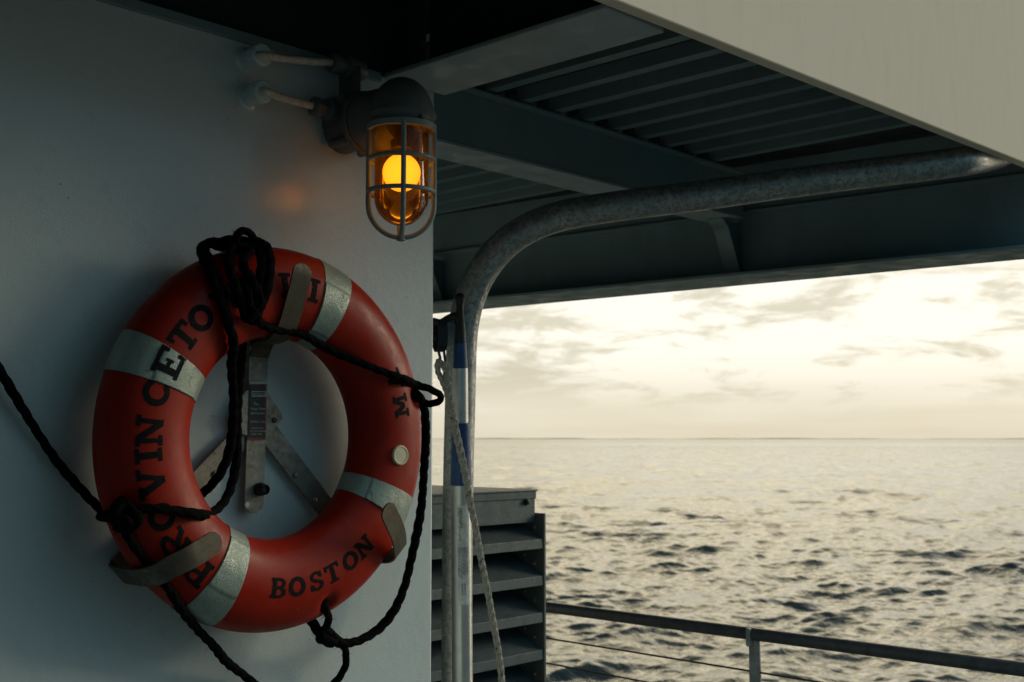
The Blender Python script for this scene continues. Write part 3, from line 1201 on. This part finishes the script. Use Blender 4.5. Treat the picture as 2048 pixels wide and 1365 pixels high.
# amber globe
rgl = lr(108)
gp = [(rgl, zel - 0.024), (rgl, zg1 - 0.02)]
zgb = lz(452)
zs = zgb + rgl * 1.05
gp.append((rgl, (zg1 + zs) / 2))
for i in range(13):
    t_ = math.pi / 2 * i / 12
    gp.append((rgl * math.cos(t_), zs - rgl * 1.05 * math.sin(t_)))
mb = MB()
mb.lathe(C_, gp, 40, open_=True)
globe = mb.build('globe', 'amber', lamp, angle=80)
mb = MB()
zbulb = lz(346)
rbu = lr(76)
bp_ = []
for i in range(21):
    t_ = math.pi * 0.86 * i / 20
    bp_.append((rbu * math.sin(t_), zbulb - rbu * math.cos(t_)))
mb.lathe(C_, bp_, 32, open_=True)
mb.build('bulb', 'bulb', lamp, angle=80)
mb = MB()
zn = zbulb - rbu * math.cos(math.pi * 0.86)
mb.lathe(C_, [(lr(34), zn - 0.002), (lr(36), zn + 0.012), (lr(44), zn + 0.016), (lr(48), zel - 0.024)], 28)
mb.build('bulb_socket', 'blackplastic', lamp)
pl = bpy.data.lights.new('lamp_light', 'POINT')
pl.energy = 0.30
pl.color = (1.0, 0.55, 0.16)
pl.shadow_soft_size = 0.03
plo = bpy.data.objects.new('lamp_light', pl)
COL.objects.link(plo)
plo.parent = lamp
plo.location = V((LX, LY - 0.0, zbulb - 0.0)) - V(ORG[lamp.name])

# cables from the wall collars to the lamp hubs
for i, (a_, en) in enumerate((((517, 112), hubs[0]), ((522, 184), hubs[1]))):
    st = onY(a_[0], a_[1], YW - 0.060)
    mb = MB()
    cpts = [st + V((-0.004, 0.03, 0)), st + V((0.004, -0.008, 0)), st + (en - st) * 0.3 + V((0, -0.006, -0.002)), st + (en - st) * 0.7 + V((0, -0.006, -0.003)), en - V((0.004, 0, 0)), en + V((0.012, 0, 0))]
    mb.tube(smooth_path(cpts, 0.008), 0.0085, 12)
    c_ = mb.build('cable', 'cable')
    tag(c_, ('short pale cable from the upper wall collar to the lamp housing, close under the ceiling',
             'short pale cable from the lower wall collar to the lamp housing')[i], 'cable', 'cables feeding the lamp')

# ------------------------------------------------------------------ life ring
RC = V((1.404, YW - 0.100, 0.002))
RM, RA, RB = 0.2915, 0.0905, 0.062
ring = thing('life_ring', (RC.x, RC.y, RC.z - RM - RA), 'orange life ring with silver bands and black lettering hung on the white wall', 'life ring')
DENTS = []


def rsurf(ang, r, off=0.0):
    """front surface point of the ring at polar angle (rad) and radius"""
    k = max(0.0, 1 - ((r - RM) / RA) ** 2)
    nx_ = (r - RM) / RA / RA
    ny_ = -math.sqrt(k) / RB
    L = math.hypot(nx_, ny_) or 1
    rr_ = r + off * nx_ / L
    yy = -RB * math.sqrt(k) + off * ny_ / L
    p = V((RC.x + rr_ * math.cos(ang), RC.y + yy, RC.z + rr_ * math.sin(ang)))
    for (da, dr, dep, sg) in DENTS:
        dist2 = ((ang - da + math.pi) % (2 * math.pi) - math.pi) ** 2 * r * r + (r - dr) ** 2
        w_ = dep * math.exp(-dist2 / (2 * sg * sg))
        p.y += w_
    return p


def rfront(px, py):
    """polar (ang, r) of the ring front surface seen at a pixel"""
    Y = RC.y - RB
    for _ in range(10):
        q = onY(px, py, Y)
        r = math.hypot(q.x - RC.x, q.z - RC.z)
        Y = RC.y - RB * math.sqrt(max(0, 1 - ((r - RM) / RA) ** 2))
    return math.atan2(q.z - RC.z, q.x - RC.x), r


for (px, py) in ((832, 792), (658, 1207), (258, 1003), (480, 560)):
    a, r = rfront(px, py)
    DENTS.append((a, r, 0.020, 0.011))


def ring_mesh(a0, a1, grow, n_ang, n_sec, closed, u0=0.0, u1=2 * math.pi, rip=0.0):
    vs, fs = [], []
    for i in range(n_ang + (0 if closed else 1)):
        an = a0 + (a1 - a0) * i / n_ang
        for k in range(n_sec):
            s = u0 + (u1 - u0) * k / n_sec
            jit = rip * (math.sin(s * 9 + an * 40) + random.uniform(-1, 1))
            r = RM + (RA + grow + jit) * math.cos(s)
            y = -(RB + grow + jit) * math.sin(s)
            p = V((RC.x + r * math.cos(an), RC.y + y, RC.z + r * math.sin(an)))
            if math.sin(s) > 0:
                for (da, dr, dep, sg) in DENTS:
                    dist2 = ((an - da + math.pi) % (2 * math.pi) - math.pi) ** 2 * r * r + (r - dr) ** 2
                    p.y += dep * math.exp(-dist2 / (2 * sg * sg))
            vs.append(p)
    m = n_ang if closed else n_ang + 1
    for i in range(m if closed else m - 1):
        for k in range(n_sec):
            k2 = (k + 1) % n_sec
            i2 = (i + 1) % m
            fs.append((i * n_sec + k, i * n_sec + k2, i2 * n_sec + k2, i2 * n_sec + k))
    return vs, fs


mb = MB()
mb.add(*ring_mesh(0, 2 * math.pi, 0, 300, 72, True))
mb.build('ring_body', 'ring', ring, angle=80)
for (px, py, wd) in ((317, 725, 0.064), (665, 620, 0.064), (765, 990, 0.060), (455, 1165, 0.064)):
    a, r = rfront(px, py)
    half = wd / 2 / 0.30
    mb = MB()
    mb.add(*ring_mesh(a - half, a + half, 0.0012, 14, 72, False, rip=0.00012))
    # lapped end of the tape, a second layer over part of the front
    lap = random.uniform(0.9, 1.5)
    mb.build('reflective_band', 'band', ring, angle=60)
    mb = MB()
    vs, fs = [], []
    nn_ = 24
    for i in range(9):
        an = a - half + 0.004 + (2 * half - 0.008) * i / 8
        for k in range(nn_ + 1):
            s = lap + 1.25 * k / nn_
            g = 0.0030 if 0 < k < nn_ else 0.0013
            rr_ = RM + (RA + g) * math.cos(s)
            vs.append((RC.x + rr_ * math.cos(an), RC.y - (RB + g) * math.sin(s), RC.z + rr_ * math.sin(an)))
    for i in range(8):
        for k in range(nn_):
            fs.append((i * (nn_ + 1) + k, i * (nn_ + 1) + k + 1, (i + 1) * (nn_ + 1) + k + 1, (i + 1) * (nn_ + 1) + k))
    mb.add(vs, fs)
    mb.build('tape_lap', 'band', bpy.data.objects[[o.name for o in ring.children if o.name.startswith('reflective_band')][-1]], angle=60)
# filler plug
a, r = rfront(800, 911)
pc = rsurf(a, r, 0.0)
nrm = (rsurf(a, r, 0.01) - pc).normalized()
mb = MB()
mb.lathe(pc - nrm * 0.004, [(0.0215, 0), (0.0215, 0.006), (0.0195, 0.0085), (0.017, 0.0085), (0.0155, 0.0075), (0.0, 0.0080)], 32, axis=nrm)
mb.build('plug', 'whitebutton', ring, angle=30)


# stencilled slab-serif letters, drawn on a fine grid and laid on the ring's curved face
def glyph(ch, N=64):
    asp = {'I': 0.56, 'M': 1.28, 'W': 1.30, 'A': 1.12, 'V': 1.10, 'N': 1.10, 'O': 1.06, 'C': 1.06, 'S': 0.86, 'B': 0.92, 'P': 0.95, 'R': 1.05, 'E': 0.95, 'T': 1.0}[ch]
    ny = N
    nx_ = int(N * asp)
    X, Y = np.meshgrid((np.arange(nx_) + .5) / ny, (np.arange(ny) + .5) / ny)
    W = asp
    m = np.zeros_like(X, bool)

    def rect(a, b, c, d_):
        nonlocal m
        m |= (X > a) & (X < c) & (Y > b) & (Y < d_)

    def cut(a, b, c, d_):
        nonlocal m
        m &= ~((X > a) & (X < c) & (Y > b) & (Y < d_))

    def seg(x0, y0, x1, y1, wd):
        nonlocal m
        # constant horizontal width slanted stroke
        t = (Y - y0) / (y1 - y0)
        xm = x0 + (x1 - x0) * t
        m |= (np.abs(X - xm) < wd / 2) & (Y >= min(y0, y1)) & (Y <= max(y0, y1))

    def oval(cx, cy, rx, ry, ix, iy, cond=None):
        nonlocal m
        o = (((X - cx) / rx) ** 2 + ((Y - cy) / ry) ** 2 < 1) & ~(((X - cx) / ix) ** 2 + ((Y - cy) / iy) ** 2 < 1)
        if cond is not None:
            o &= cond
        m |= o
    s, h = 0.25, 0.15      # stem and serif weights
    if ch == 'I':
        rect(W / 2 - s / 2, 0, W / 2 + s / 2, 1)
        rect(0.02, 0, W - 0.02, h)
        rect(0.02, 1 - h, W - 0.02, 1)
    elif ch == 'T':
        rect(W / 2 - s / 2, 0, W / 2 + s / 2, 1)
        rect(W / 2 - 0.27, 0, W / 2 + 0.27, h)
        rect(0.02, 1 - h, W - 0.02, 1)
        rect(0.02, 0.70, 0.15, 1)
        rect(W - 0.15, 0.70, W - 0.02, 1)
    elif ch == 'E':
        rect(0.10, 0, 0.10 + s, 1)
        rect(0.0, 0, W - 0.02, h)
        rect(0.0, 1 - h, W - 0.02, 1)
        rect(0.1, 0.44, 0.60, 0.57)
        rect(0.50, 0.36, 0.61, 0.65)
        rect(W - 0.15, 0, W - 0.02, 0.32)
        rect(W - 0.15, 0.68, W - 0.02, 1)
    elif ch == 'O':
        oval(W / 2, 0.5, W / 2 - 0.01, 0.5, W / 2 - 0.26, 0.29)
    elif ch == 'C':
        oval(W / 2, 0.5, W / 2 - 0.01, 0.5, W / 2 - 0.26, 0.30, ~((X > W * 0.62) & (np.abs(Y - 0.5) < 0.20)))
        cut(W - 0.03, 0, W, 1)
        rect(W - 0.18, 0.66, W - 0.03, 0.96)
    elif ch == 'N':
        rect(0.11, 0, 0.28, 1)
        rect(W - 0.28, 0, W - 0.11, 1)
        seg(0.20, 1, W - 0.20, 0, 0.30)
        rect(0.0, 0, 0.40, h)
        rect(0.0, 1 - h, 0.34, 1)
        rect(W - 0.40, 1 - h, W, 1)
    elif ch == 'V':
        seg(0.20, 1, W / 2, 0, 0.28)
        seg(W - 0.22, 1, W / 2, 0, 0.20)
        rect(0.0, 1 - h, 0.45, 1)
        rect(W - 0.42, 1 - h, W, 1)
    elif ch == 'W':
        seg(0.20, 1, 0.40, 0, 0.23)
        seg(W / 2, 0.95, 0.40, 0, 0.18)
        seg(W / 2, 0.95, W - 0.40, 0, 0.23)
        seg(W - 0.20, 1, W - 0.40, 0, 0.18)
        rect(0.0, 1 - h, 0.42, 1)
        rect(W - 0.40, 1 - h, W, 1)
        rect(W / 2 - 0.16, 1 - h, W / 2 + 0.16, 1)
    elif ch == 'M':
        rect(0.13, 0, 0.33, 1)
        rect(W - 0.33, 0, W - 0.13, 1)
        seg(0.26, 1, W / 2, 0.25, 0.27)
        seg(W - 0.26, 1, W / 2, 0.25, 0.27)
        for a_ in (0.0, W - 0.46):
            rect(a_, 0, a_ + 0.46, h)
        rect(0, 1 - h, 0.36, 1)
        rect(W - 0.36, 1 - h, W, 1)
    elif ch == 'A':
        seg(W / 2, 1, 0.22, 0, 0.22)
        seg(W / 2, 1, W - 0.24, 0, 0.28)
        rect(0.32, 0.27, W - 0.34, 0.40)
        rect(0, 0, 0.42, h)
        rect(W - 0.46, 0, W, h)
    elif ch in 'PRB':
        rect(0.09, 0, 0.09 + s, 1)
        rect(0, 0, 0.46 if ch != 'B' else 0.3, h)
        rect(0, 1 - h, 0.5, 1)
        ocx = 0.46
        rx = W - 0.03 - ocx
        oval(ocx, 0.73, rx, 0.27, rx - 0.22, 0.135, X > ocx)
        rect(0.2, 1 - 0.135, ocx + .01, 1)
        rect(0.2, 0.46, ocx + .01, 0.595)
        if ch == 'R':
            seg(0.46, 0.5, W - 0.22, 0, 0.26)
            rect(W - 0.36, 0, W, h)
        if ch == 'B':
            rx = W - 0.01 - ocx
            oval(ocx, 0.29, rx, 0.29, rx - 0.23, 0.15, X > ocx)
            rect(0.2, 0, ocx + .01, 0.14)
            rect(0.2, 0.44, ocx + .01, 0.58)
    elif ch == 'S':
        cx = W / 2
        oval(cx, 0.735, W / 2 - 0.05, 0.265, W / 2 - 0.26, 0.125, ~((X > cx) & (Y < 0.70)))
        oval(cx, 0.275, W / 2 - 0.02, 0.275, W / 2 - 0.25, 0.130, ~((X < cx) & (Y > 0.31)))
        rect(W - 0.19, 0.64, W - 0.06, 0.97)
        rect(0.04, 0.03, 0.17, 0.36)
        seg(0.30, 0.58, W - 0.28, 0.42, 0.42)
    # misses and nicks in the stencil paint
    for _ in range(4):
        ex, ey = random.uniform(0, W), random.uniform(0, 1)
        m &= ~(((X - ex) / random.uniform(0.010, 0.035)) ** 2 + ((Y - ey) / random.uniform(0.010, 0.03)) ** 2 < 1)
    return m, asp


def lay_text(mb, items, hgt, outward):
    for ch, ang, r in items:
        m, asp = glyph(ch)
        ny, nx_ = m.shape
        # ragged stencil edges and a few paint misses
        grid = {}
        vs, fs = [], []

        def vid(i, j):
            k_ = (i, j)
            if k_ not in grid:
                u = (i / ny - asp / 2) * hgt
                v = (j / ny - 0.5) * hgt
                rr_ = r + (v if outward else -v)
                an = ang + (-u if outward else u) / r
                grid[k_] = len(vs)
                vs.append(rsurf(an, rr_, 0.0007))
            return grid[k_]
        for j in range(ny):
            for i in range(nx_):
                if m[j, i]:
                    fs.append((vid(i, j), vid(i + 1, j), vid(i + 1, j + 1), vid(i, j + 1)))
        mb.add(vs, fs)


def items_for(lst):
    out = []
    for ch, px, py in lst:
        a, r = rfront(px, py)
        out.append([ch, a, r])
    return out


it1 = items_for((('P', 400, 1140), ('R', 353, 1087), ('O', 319, 1037), ('V', 300, 966), ('I', 294, 912), ('N', 294, 862), ('C', 306, 782), ('E', 338, 727), ('T', 362, 668), ('O', 400, 633), ('W', 455, 598), ('N', 518, 588), ('I', 572, 585), ('I', 628, 587)))
for k_, t_ in enumerate(it1):
    t_[2] = 0.318 - 0.0015 * k_
for part_ in (it1[:7], it1[8:12], it1[12:13], it1[13:]):
    mb = MB()
    lay_text(mb, part_, 0.049, True)
    mb.build('lettering', 'letter', ring, smooth=False)
# the E sits on the silver band
mb = MB()
_o = rsurf
lay_text(mb, [it1[7]], 0.052, True)
cen = np.array(mb.v).mean(0)
mb.v = [(v[0], v[1] - 0.0034, v[2]) for v in mb.v]
mb.build('lettering', 'letter', ring, smooth=False)
it2 = items_for((('B', 557, 1182), ('O', 595, 1175), ('S', 635, 1172), ('T', 668, 1153), ('O', 703, 1125), ('N', 731, 1097), ('M', 800, 813), ('A', 795, 757)))
for t_ in it2:
    t_[2] = 0.291
mb = MB()
lay_text(mb, it2[:6], 0.0385, False)
mb.build('lettering', 'letter', ring, smooth=False)
mb = MB()
lay_text(mb, it2[6:], 0.0385, False)
mb.build('lettering', 'letter', ring, smooth=False)

# ------------------------------------------------------------------ stainless rack that holds the ring
rc = onY(518, 843, YW - 0.02)
rack = thing('ring_rack', (rc.x, YW, rc.z), 'weathered steel three armed rack bolted to the wall inside the life ring', 'rack')
YR = YW - 0.022
bt = onY(518, 668, YR)
bb = onY(507, 1027, YR)
bt.z = max(bt.z, RC.z + 0.195)
mb = MB()
nb = 14
bar = [bt + (bb - bt) * i / nb for i in range(nb + 1)]
bar += [bb - (bt - bb).normalized() * 0.0]
mb.strap([bt + (bb - bt) * (i / 40) for i in range(41)], V((1, 0, 0)), 0.0455, 0.004)
mb.build('vertical_bar', 'steel', rack, smooth=False)
# top hook, bent out of the bar under the ring's inner rim then up its face
zi = bt.z
hxm = bt.x
zi2 = RC.z + RM - RA - 0.006
tipz = onY(606, 528, YW - 0.188).z
hkx = onY(606, 545, YW - 0.188).x
hp_ = [V((hxm, YR - 0.001, zi2 - 0.03)), V((hxm, YR - 0.012, zi2 - 0.012)), V((hxm - 0.006, YW - 0.050, zi2 - 0.004)), V((hxm - 0.018, YW - 0.105, zi2 - 0.001)), V((hxm - 0.022, YW - 0.130, zi2 + 0.008)), V((hxm - 0.020, YW - 0.150, zi2 + 0.030)), V((hkx - 0.003, YW - 0.185, tipz - 0.03)), V((hkx, YW - 0.187, tipz))]
mb = MB()
mb.strap(smooth_path(hp_, 0.006), V((1, 0, 0)), 0.0455, 0.004)
mb.build('hook', 'brown', rack, angle=30)
# lower arms: flat on the wall behind the ring, hooked round its outer edge
for sx, tip in ((-1, (441, 1077)), (1, (771, 1012))):
    dirv = V((-0.735, 0, -0.678)).normalized() if sx < 0 else V((0.685, 0, -0.73)).normalized()
    c0 = V((rc.x, YR + 0.005, rc.z + 0.005))
    # distance from the plate centre out to the ring's rim
    e = RM + RA + 0.004
    rel = V((c0.x - RC.x, 0, c0.z - RC.z))
    bq = rel.dot(dirv)
    tt = -bq + math.sqrt(bq * bq - rel.length_squared + e * e)
    wd = V((dirv.z, 0, -dirv.x))
    mb = MB()
    o0 = c0 + dirv * tt
    mb.strap([c0 + dirv * (0.02 + (tt - 0.03) * i / 20) for i in range(21)], wd, 0.046, 0.004, round_end=False)
    for s_, off in ((0.150, -0.010), (0.225, -0.010)):
        q = c0 + dirv * s_ + wd * (0.012 * sx) + V((0, -0.002, 0))
        mb.lathe(q, [(0.0068, 0), (0.0060, 0.003), (0.003, 0.0048)], 14, axis=(0, -1, 0))
    arm = mb.build('arm', 'steel', rack, smooth=False)
    if sx < 0:
        tp = onY(tip[0], tip[1], YW - 0.184)
    else:
        tp = onY(tip[0], tip[1], YW - 0.215)
    def hkp(dr, back):
        q = c0 + dirv * (tt + dr)
        return V((q.x, YW - back, q.z))
    l3 = hkp(-0.032, 0.176)
    hk = [hkp(-0.012, 0.018), hkp(-0.002, 0.024), hkp(0.002, 0.040), hkp(0.002, 0.075), hkp(0.001, 0.115), hkp(-0.005, 0.142), hkp(-0.016, 0.163), l3, l3 + (tp - l3) * 0.3 + V((0, -0.008, 0)), l3 + (tp - l3) * 0.6 + V((0, -0.006, 0)), tp]
    mb = MB()
    mb.strap(smooth_path(hk, 0.005), wd, 0.043, 0.004)
    mb.build('hook', 'brown', rack, angle=30)
# centre plate
mb = MB()
pl_ = [onY(x, y, YR - 0.0025) for x, y in ((502, 780), (537, 788), (564, 828), (565, 838), (540, 870), (512, 880), (485, 868), (462, 838), (470, 815), (492, 782))]
mb.prism(pl_, (0, 0.003, 0))
mb.build('centre_plate', 'steel', rack, smooth=False)
for (px, py) in ((549, 841), (480, 842)):
    mb = MB()
    mb.lathe(onY(px, py, YR - 0.003), [(0.0062, 0), (0.0052, 0.0030), (0.002, 0.0042)], 14, axis=(0, -1, 0))
    mb.build('rivet', 'brown', rack)
# bare rivets (drain holes) on the bar and the knob
for (px, py) in ((504, 698), (494, 1010)):
    mb = MB()
    mb.lathe(onY(px, py, YR - 0.002), [(0.0062, 0), (0.0055, 0.0012), (0.002, 0.0014)], 14, axis=(0, -1, 0))
    mb.build('rivet', 'white', rack)
kb = onY(519, 979, YR - 0.004)
mb = MB()
mb.lathe(kb, [(0.013, -0.003), (0.014, 0.004), (0.0125, 0.012), (0.011, 0.014), (0.0105, 0.022), (0.008, 0.024), (0.007, 0.018)], 24, axis=(0, -1, 0))
mb.build('knob', 'blackplastic', rack)
# sticker
sd = (bb - bt).normalized()
YS = YR - 0.0036
s_tl = onY(501, 770, YS)
s_br = onY(530, 880, YS)


def sp_(px, py, k):
    return onY(px, py, YS - 0.0004 * k)


def quad(mb, pts_):
    mb.add(pts_, [(0, 1, 2, 3)])


mb = MB()
quad(mb, [sp_(499, 764, 0), sp_(535, 764, 0), sp_(533, 771, 0), sp_(499, 771, 0)])
quad(mb, [sp_(505, 783, 2), sp_(532, 783, 2), sp_(532, 784.6, 2), sp_(505, 784.6, 2)])
quad(mb, [sp_(505, 792, 2), sp_(532, 792, 2), sp_(532, 793.6, 2), sp_(505, 793.6, 2)])
quad(mb, [sp_(503.5, 783, 2), sp_(505, 783, 2), sp_(505, 793.6, 2), sp_(503.5, 793.6, 2)])
quad(mb, [sp_(530.5, 784.7, 2), sp_(532, 784.7, 2), sp_(532, 791.9, 2), sp_(530.5, 791.9, 2)])


def stick_text(body, px, py, size):
    vs, fs = text_mesh(body, size)
    o_ = sp_(px, py, 2)
    mb.add([o_ + V((v.x, 0, v.y)) for v in vs], fs)


stick_text('JIM-BUOY', 506, 791.2, 0.0073)
stick_text('The', 506.5, 811, 0.0088)
stick_text('Rough Water', 502, 819.5, 0.0066)
stick_text('Life Ring Rack', 501.5, 828.5, 0.0060)
stick_text('MODEL 1122', 500.5, 846, 0.0066)
stick_text('CAL-JUNE INC.', 503, 858, 0.0046)
stick_text('NO. HOLLYWOOD', 500, 864, 0.0046)
stick_text('CALIF. 91605', 503, 870, 0.0046)
stk = MB()
quad(stk, [sp_(499, 769, 1), sp_(533, 769, 1), sp_(531, 877, 1), sp_(496.5, 877, 1)])
sobj = stk.build('sticker', 'stickerblack', rack, smooth=False)
mb.build('sticker_print', 'stickerprint', sobj, smooth=False)
mb = MB()
for q_ in ([(531.0, 769), (533.6, 769), (531.6, 880), (529, 880)], [(496, 877), (529.5, 877), (529.5, 880.5), (496, 880.5)], [(499, 768.5), (533, 768.5), (533, 770.5), (499, 770.5)]):
    quad(mb, [sp_(x, y, 1.5) for x, y in q_])
mb.build('sticker_border', 'stickerred', sobj, smooth=False)

# ------------------------------------------------------------------ black ropes on the ring
RR = 0.0088


def RP(px, py, off=RR):
    """a point resting on the ring's front face, seen at a pixel"""
    a, r = rfront(px, py)
    r = min(max(r, RM - RA), RM + RA)
    return rsurf(a, r, off)


def YP(px, py, back):
    """a point at a given distance in front of the wall"""
    return onY(px, py, YW - back)


# 1 retrieval line: comes in from the left, is knotted at the ring's lower left and runs down out of frame
mb = MB()
p = rope(mb, [YP(-60, 640, .03), YP(0, 742, .025), YP(60, 842, .022), YP(110, 918, .022), YP(160, 977, .03), YP(203, 1020, .075), RP(232, 1026, .012), RP(262, 1022, .02)], 0.0086, fz=50)
rope(mb, [RP(258, 1000, .004), RP(240, 1014, .022), RP(238, 1036, .020), RP(262, 1050, .020), RP(276, 1030, .024), RP(262, 1008, .022), RP(246, 1020, .03), RP(256, 1044, .026)], 0.0095, fz=50)
rope(mb, [RP(206, 1030, .010), RP(236, 1024, .03), RP(262, 1032, .032), RP(254, 1050, .02), RP(244, 1038, .03)], 0.0095, fz=30)
rope(mb, [RP(250, 1040, .018), RP(262, 1072, .010), RP(276, 1098, .005), RP(298, 1128, .003), RP(328, 1163, .003), RP(346, 1186, .006), RP(366, 1212, .010), RP(400, 1256, .015), YP(426, 1291, .08), YP(452, 1323, .05), YP(485, 1349, .03), YP(520, 1376, .022), YP(600, 1430, .02)], 0.0092, fz=80)
r1 = mb.build('rope', 'rope', angle=80)
tag(r1, 'black rope coming in from the left, knotted at the lower left of the ring', 'rope', 'black ropes on the life ring')
# 2 long hanging loop inside the ring from the top bundle to the lower left knot
mb = MB()
rope(mb, [RP(262, 1018, .02), RP(300, 1016, .011), RP(340, 1021, .010), RP(385, 1030, .012), YP(415, 1030, .13), YP(440, 1014, .10), YP(458, 985, .085), YP(470, 940, .075), YP(474, 890, .07), YP(475, 830, .07), YP(478, 770, .065), YP(482, 720, .06), YP(484, 690, .05), YP(486, 660, .04)], 0.0096, fz=90)
rope(mb, [RP(440, 600, .012), RP(410, 510, .014), RP(408, 497, .012), RP(418, 540, .012), RP(432, 590, .012), RP(446, 640, .012), RP(456, 680, .014), YP(463, 730, .12), YP(467, 790, .10), YP(466, 850, .09), YP(458, 905, .085), YP(440, 948, .075), YP(418, 975, .055), YP(396, 995, .03)], 0.0098, fz=90)
r2 = mb.build('rope', 'rope', angle=80)
tag(r2, 'black rope hanging in two strands inside the ring beside the rack sticker', 'rope', 'black ropes on the life ring')
# 3 tangled bundle at the top of the ring
mb = MB()
rope(mb, [RP(436, 600, .012), RP(420, 560, .012), RP(408, 515, .014), YP(414, 488, .10), RP(440, 500, .020), RP(470, 500, .020), RP(500, 506, .020), RP(512, 530, .024), RP(505, 570, .026), RP(492, 610, .022), RP(478, 640, .016)], 0.0098, fz=60)
rope(mb, [RP(478, 632, .02), RP(462, 590, .024), RP(452, 540, .022), RP(470, 504, .026), YP(494, 490, .13), RP(520, 512, .028), RP(522, 555, .03), RP(506, 600, .03), RP(494, 632, .024), RP(480, 620, .034)], 0.0098, fz=60)
rope(mb, [YP(470, 484, .15), YP(476, 468, .15), YP(486, 461, .15), YP(499, 467, .15), YP(509, 479, .15), YP(521, 485, .15), YP(528, 500, .15), RP(528, 530, .03), RP(518, 580, .032), RP(500, 612, .034)], 0.0078, fz=90)
rope(mb, [YP(471, 478, .148), YP(478, 490, .146), YP(492, 492, .144), YP(508, 490, .142), YP(520, 500, .14)], 0.0072, fz=30)
fuzz(mb, [YP(470 + i_, 486 - 3.4 * i_, .15) for i_ in range(8)], 0.007, 160, 0.004, 0.014)
rope(mb, [YP(424, 486, .10), YP(445, 492, .115), YP(470, 496, .125), YP(500, 500, .14)], 0.0115, fz=40)
rope(mb, [RP(490, 560, .012), RP(478, 590, .03), RP(486, 620, .03), RP(500, 606, .036), RP(488, 570, .04), RP(476, 540, .03), RP(492, 520, .03)], 0.0095, fz=30)
rope(mb, [RP(480, 634, .016), RP(494, 634, .026), RP(488, 622, .034), RP(478, 634, .03)], 0.0105, fz=20)
r3 = mb.build('rope', 'rope', angle=80)
tag(r3, 'tangled bundle of black rope with a frayed loop at the top of the life ring', 'rope', 'black ropes on the life ring')
# 4 grab line: from the bundle under the top hook, down to the right rim, loop, then down the right side
mb = MB()
gl_ = [RP(486, 632, .014), RP(505, 637, .010), RP(525, 648, .009), RP(548, 655, .008), RP(575, 658, .008), RP(604, 664, .010), RP(640, 684, .011), RP(680, 705, .012), RP(720, 724, .012), RP(760, 743, .012), RP(800, 760, .014), YP(830, 769, .15), YP(858, 778, .165), YP(878, 789, .17), YP(880, 800, .165), YP(868, 807, .15), YP(848, 806, .12), RP(832, 796, .010)]
rope(mb, gl_, 0.0088, fz=90)
rope(mb, [RP(829, 783, .004), RP(836, 796, .010), YP(845, 808, .105), YP(850, 830, .10), YP(851, 880, .09), YP(848, 940, .08), YP(843, 1010, .075), YP(834, 1065, .07), YP(822, 1120, .07), YP(810, 1170, .07), YP(790, 1218, .07), YP(760, 1256, .065), YP(722, 1280, .065), YP(690, 1287, .065), YP(660, 1282, .07), YP(640, 1268, .075), YP(628, 1250, .075), YP(618, 1236, .05)], 0.0104, fz=260)
rope(mb, [RP(660, 1204, .0), RP(654, 1214, .010), YP(657, 1235, .10), YP(654, 1252, .09), YP(642, 1266, .085), YP(645, 1278, .085), YP(664, 1272, .08), YP(680, 1284, .07), YP(690, 1300, .06), YP(692, 1325, .055), YP(684, 1347, .05), YP(664, 1372, .045), YP(620, 1420, .04)], 0.0086, fz=110)
rope(mb, [YP(640, 1258, .08), YP(650, 1280, .09), YP(668, 1278, .085), YP(650, 1262, .085), YP(640, 1276, .08), YP(664, 1288, .075)], 0.0110, fz=30)
r4 = mb.build('rope', 'rope', angle=80)
tag(r4, 'black rope crossing the upper right of the ring and sagging down its right side', 'rope', 'black ropes on the life ring')
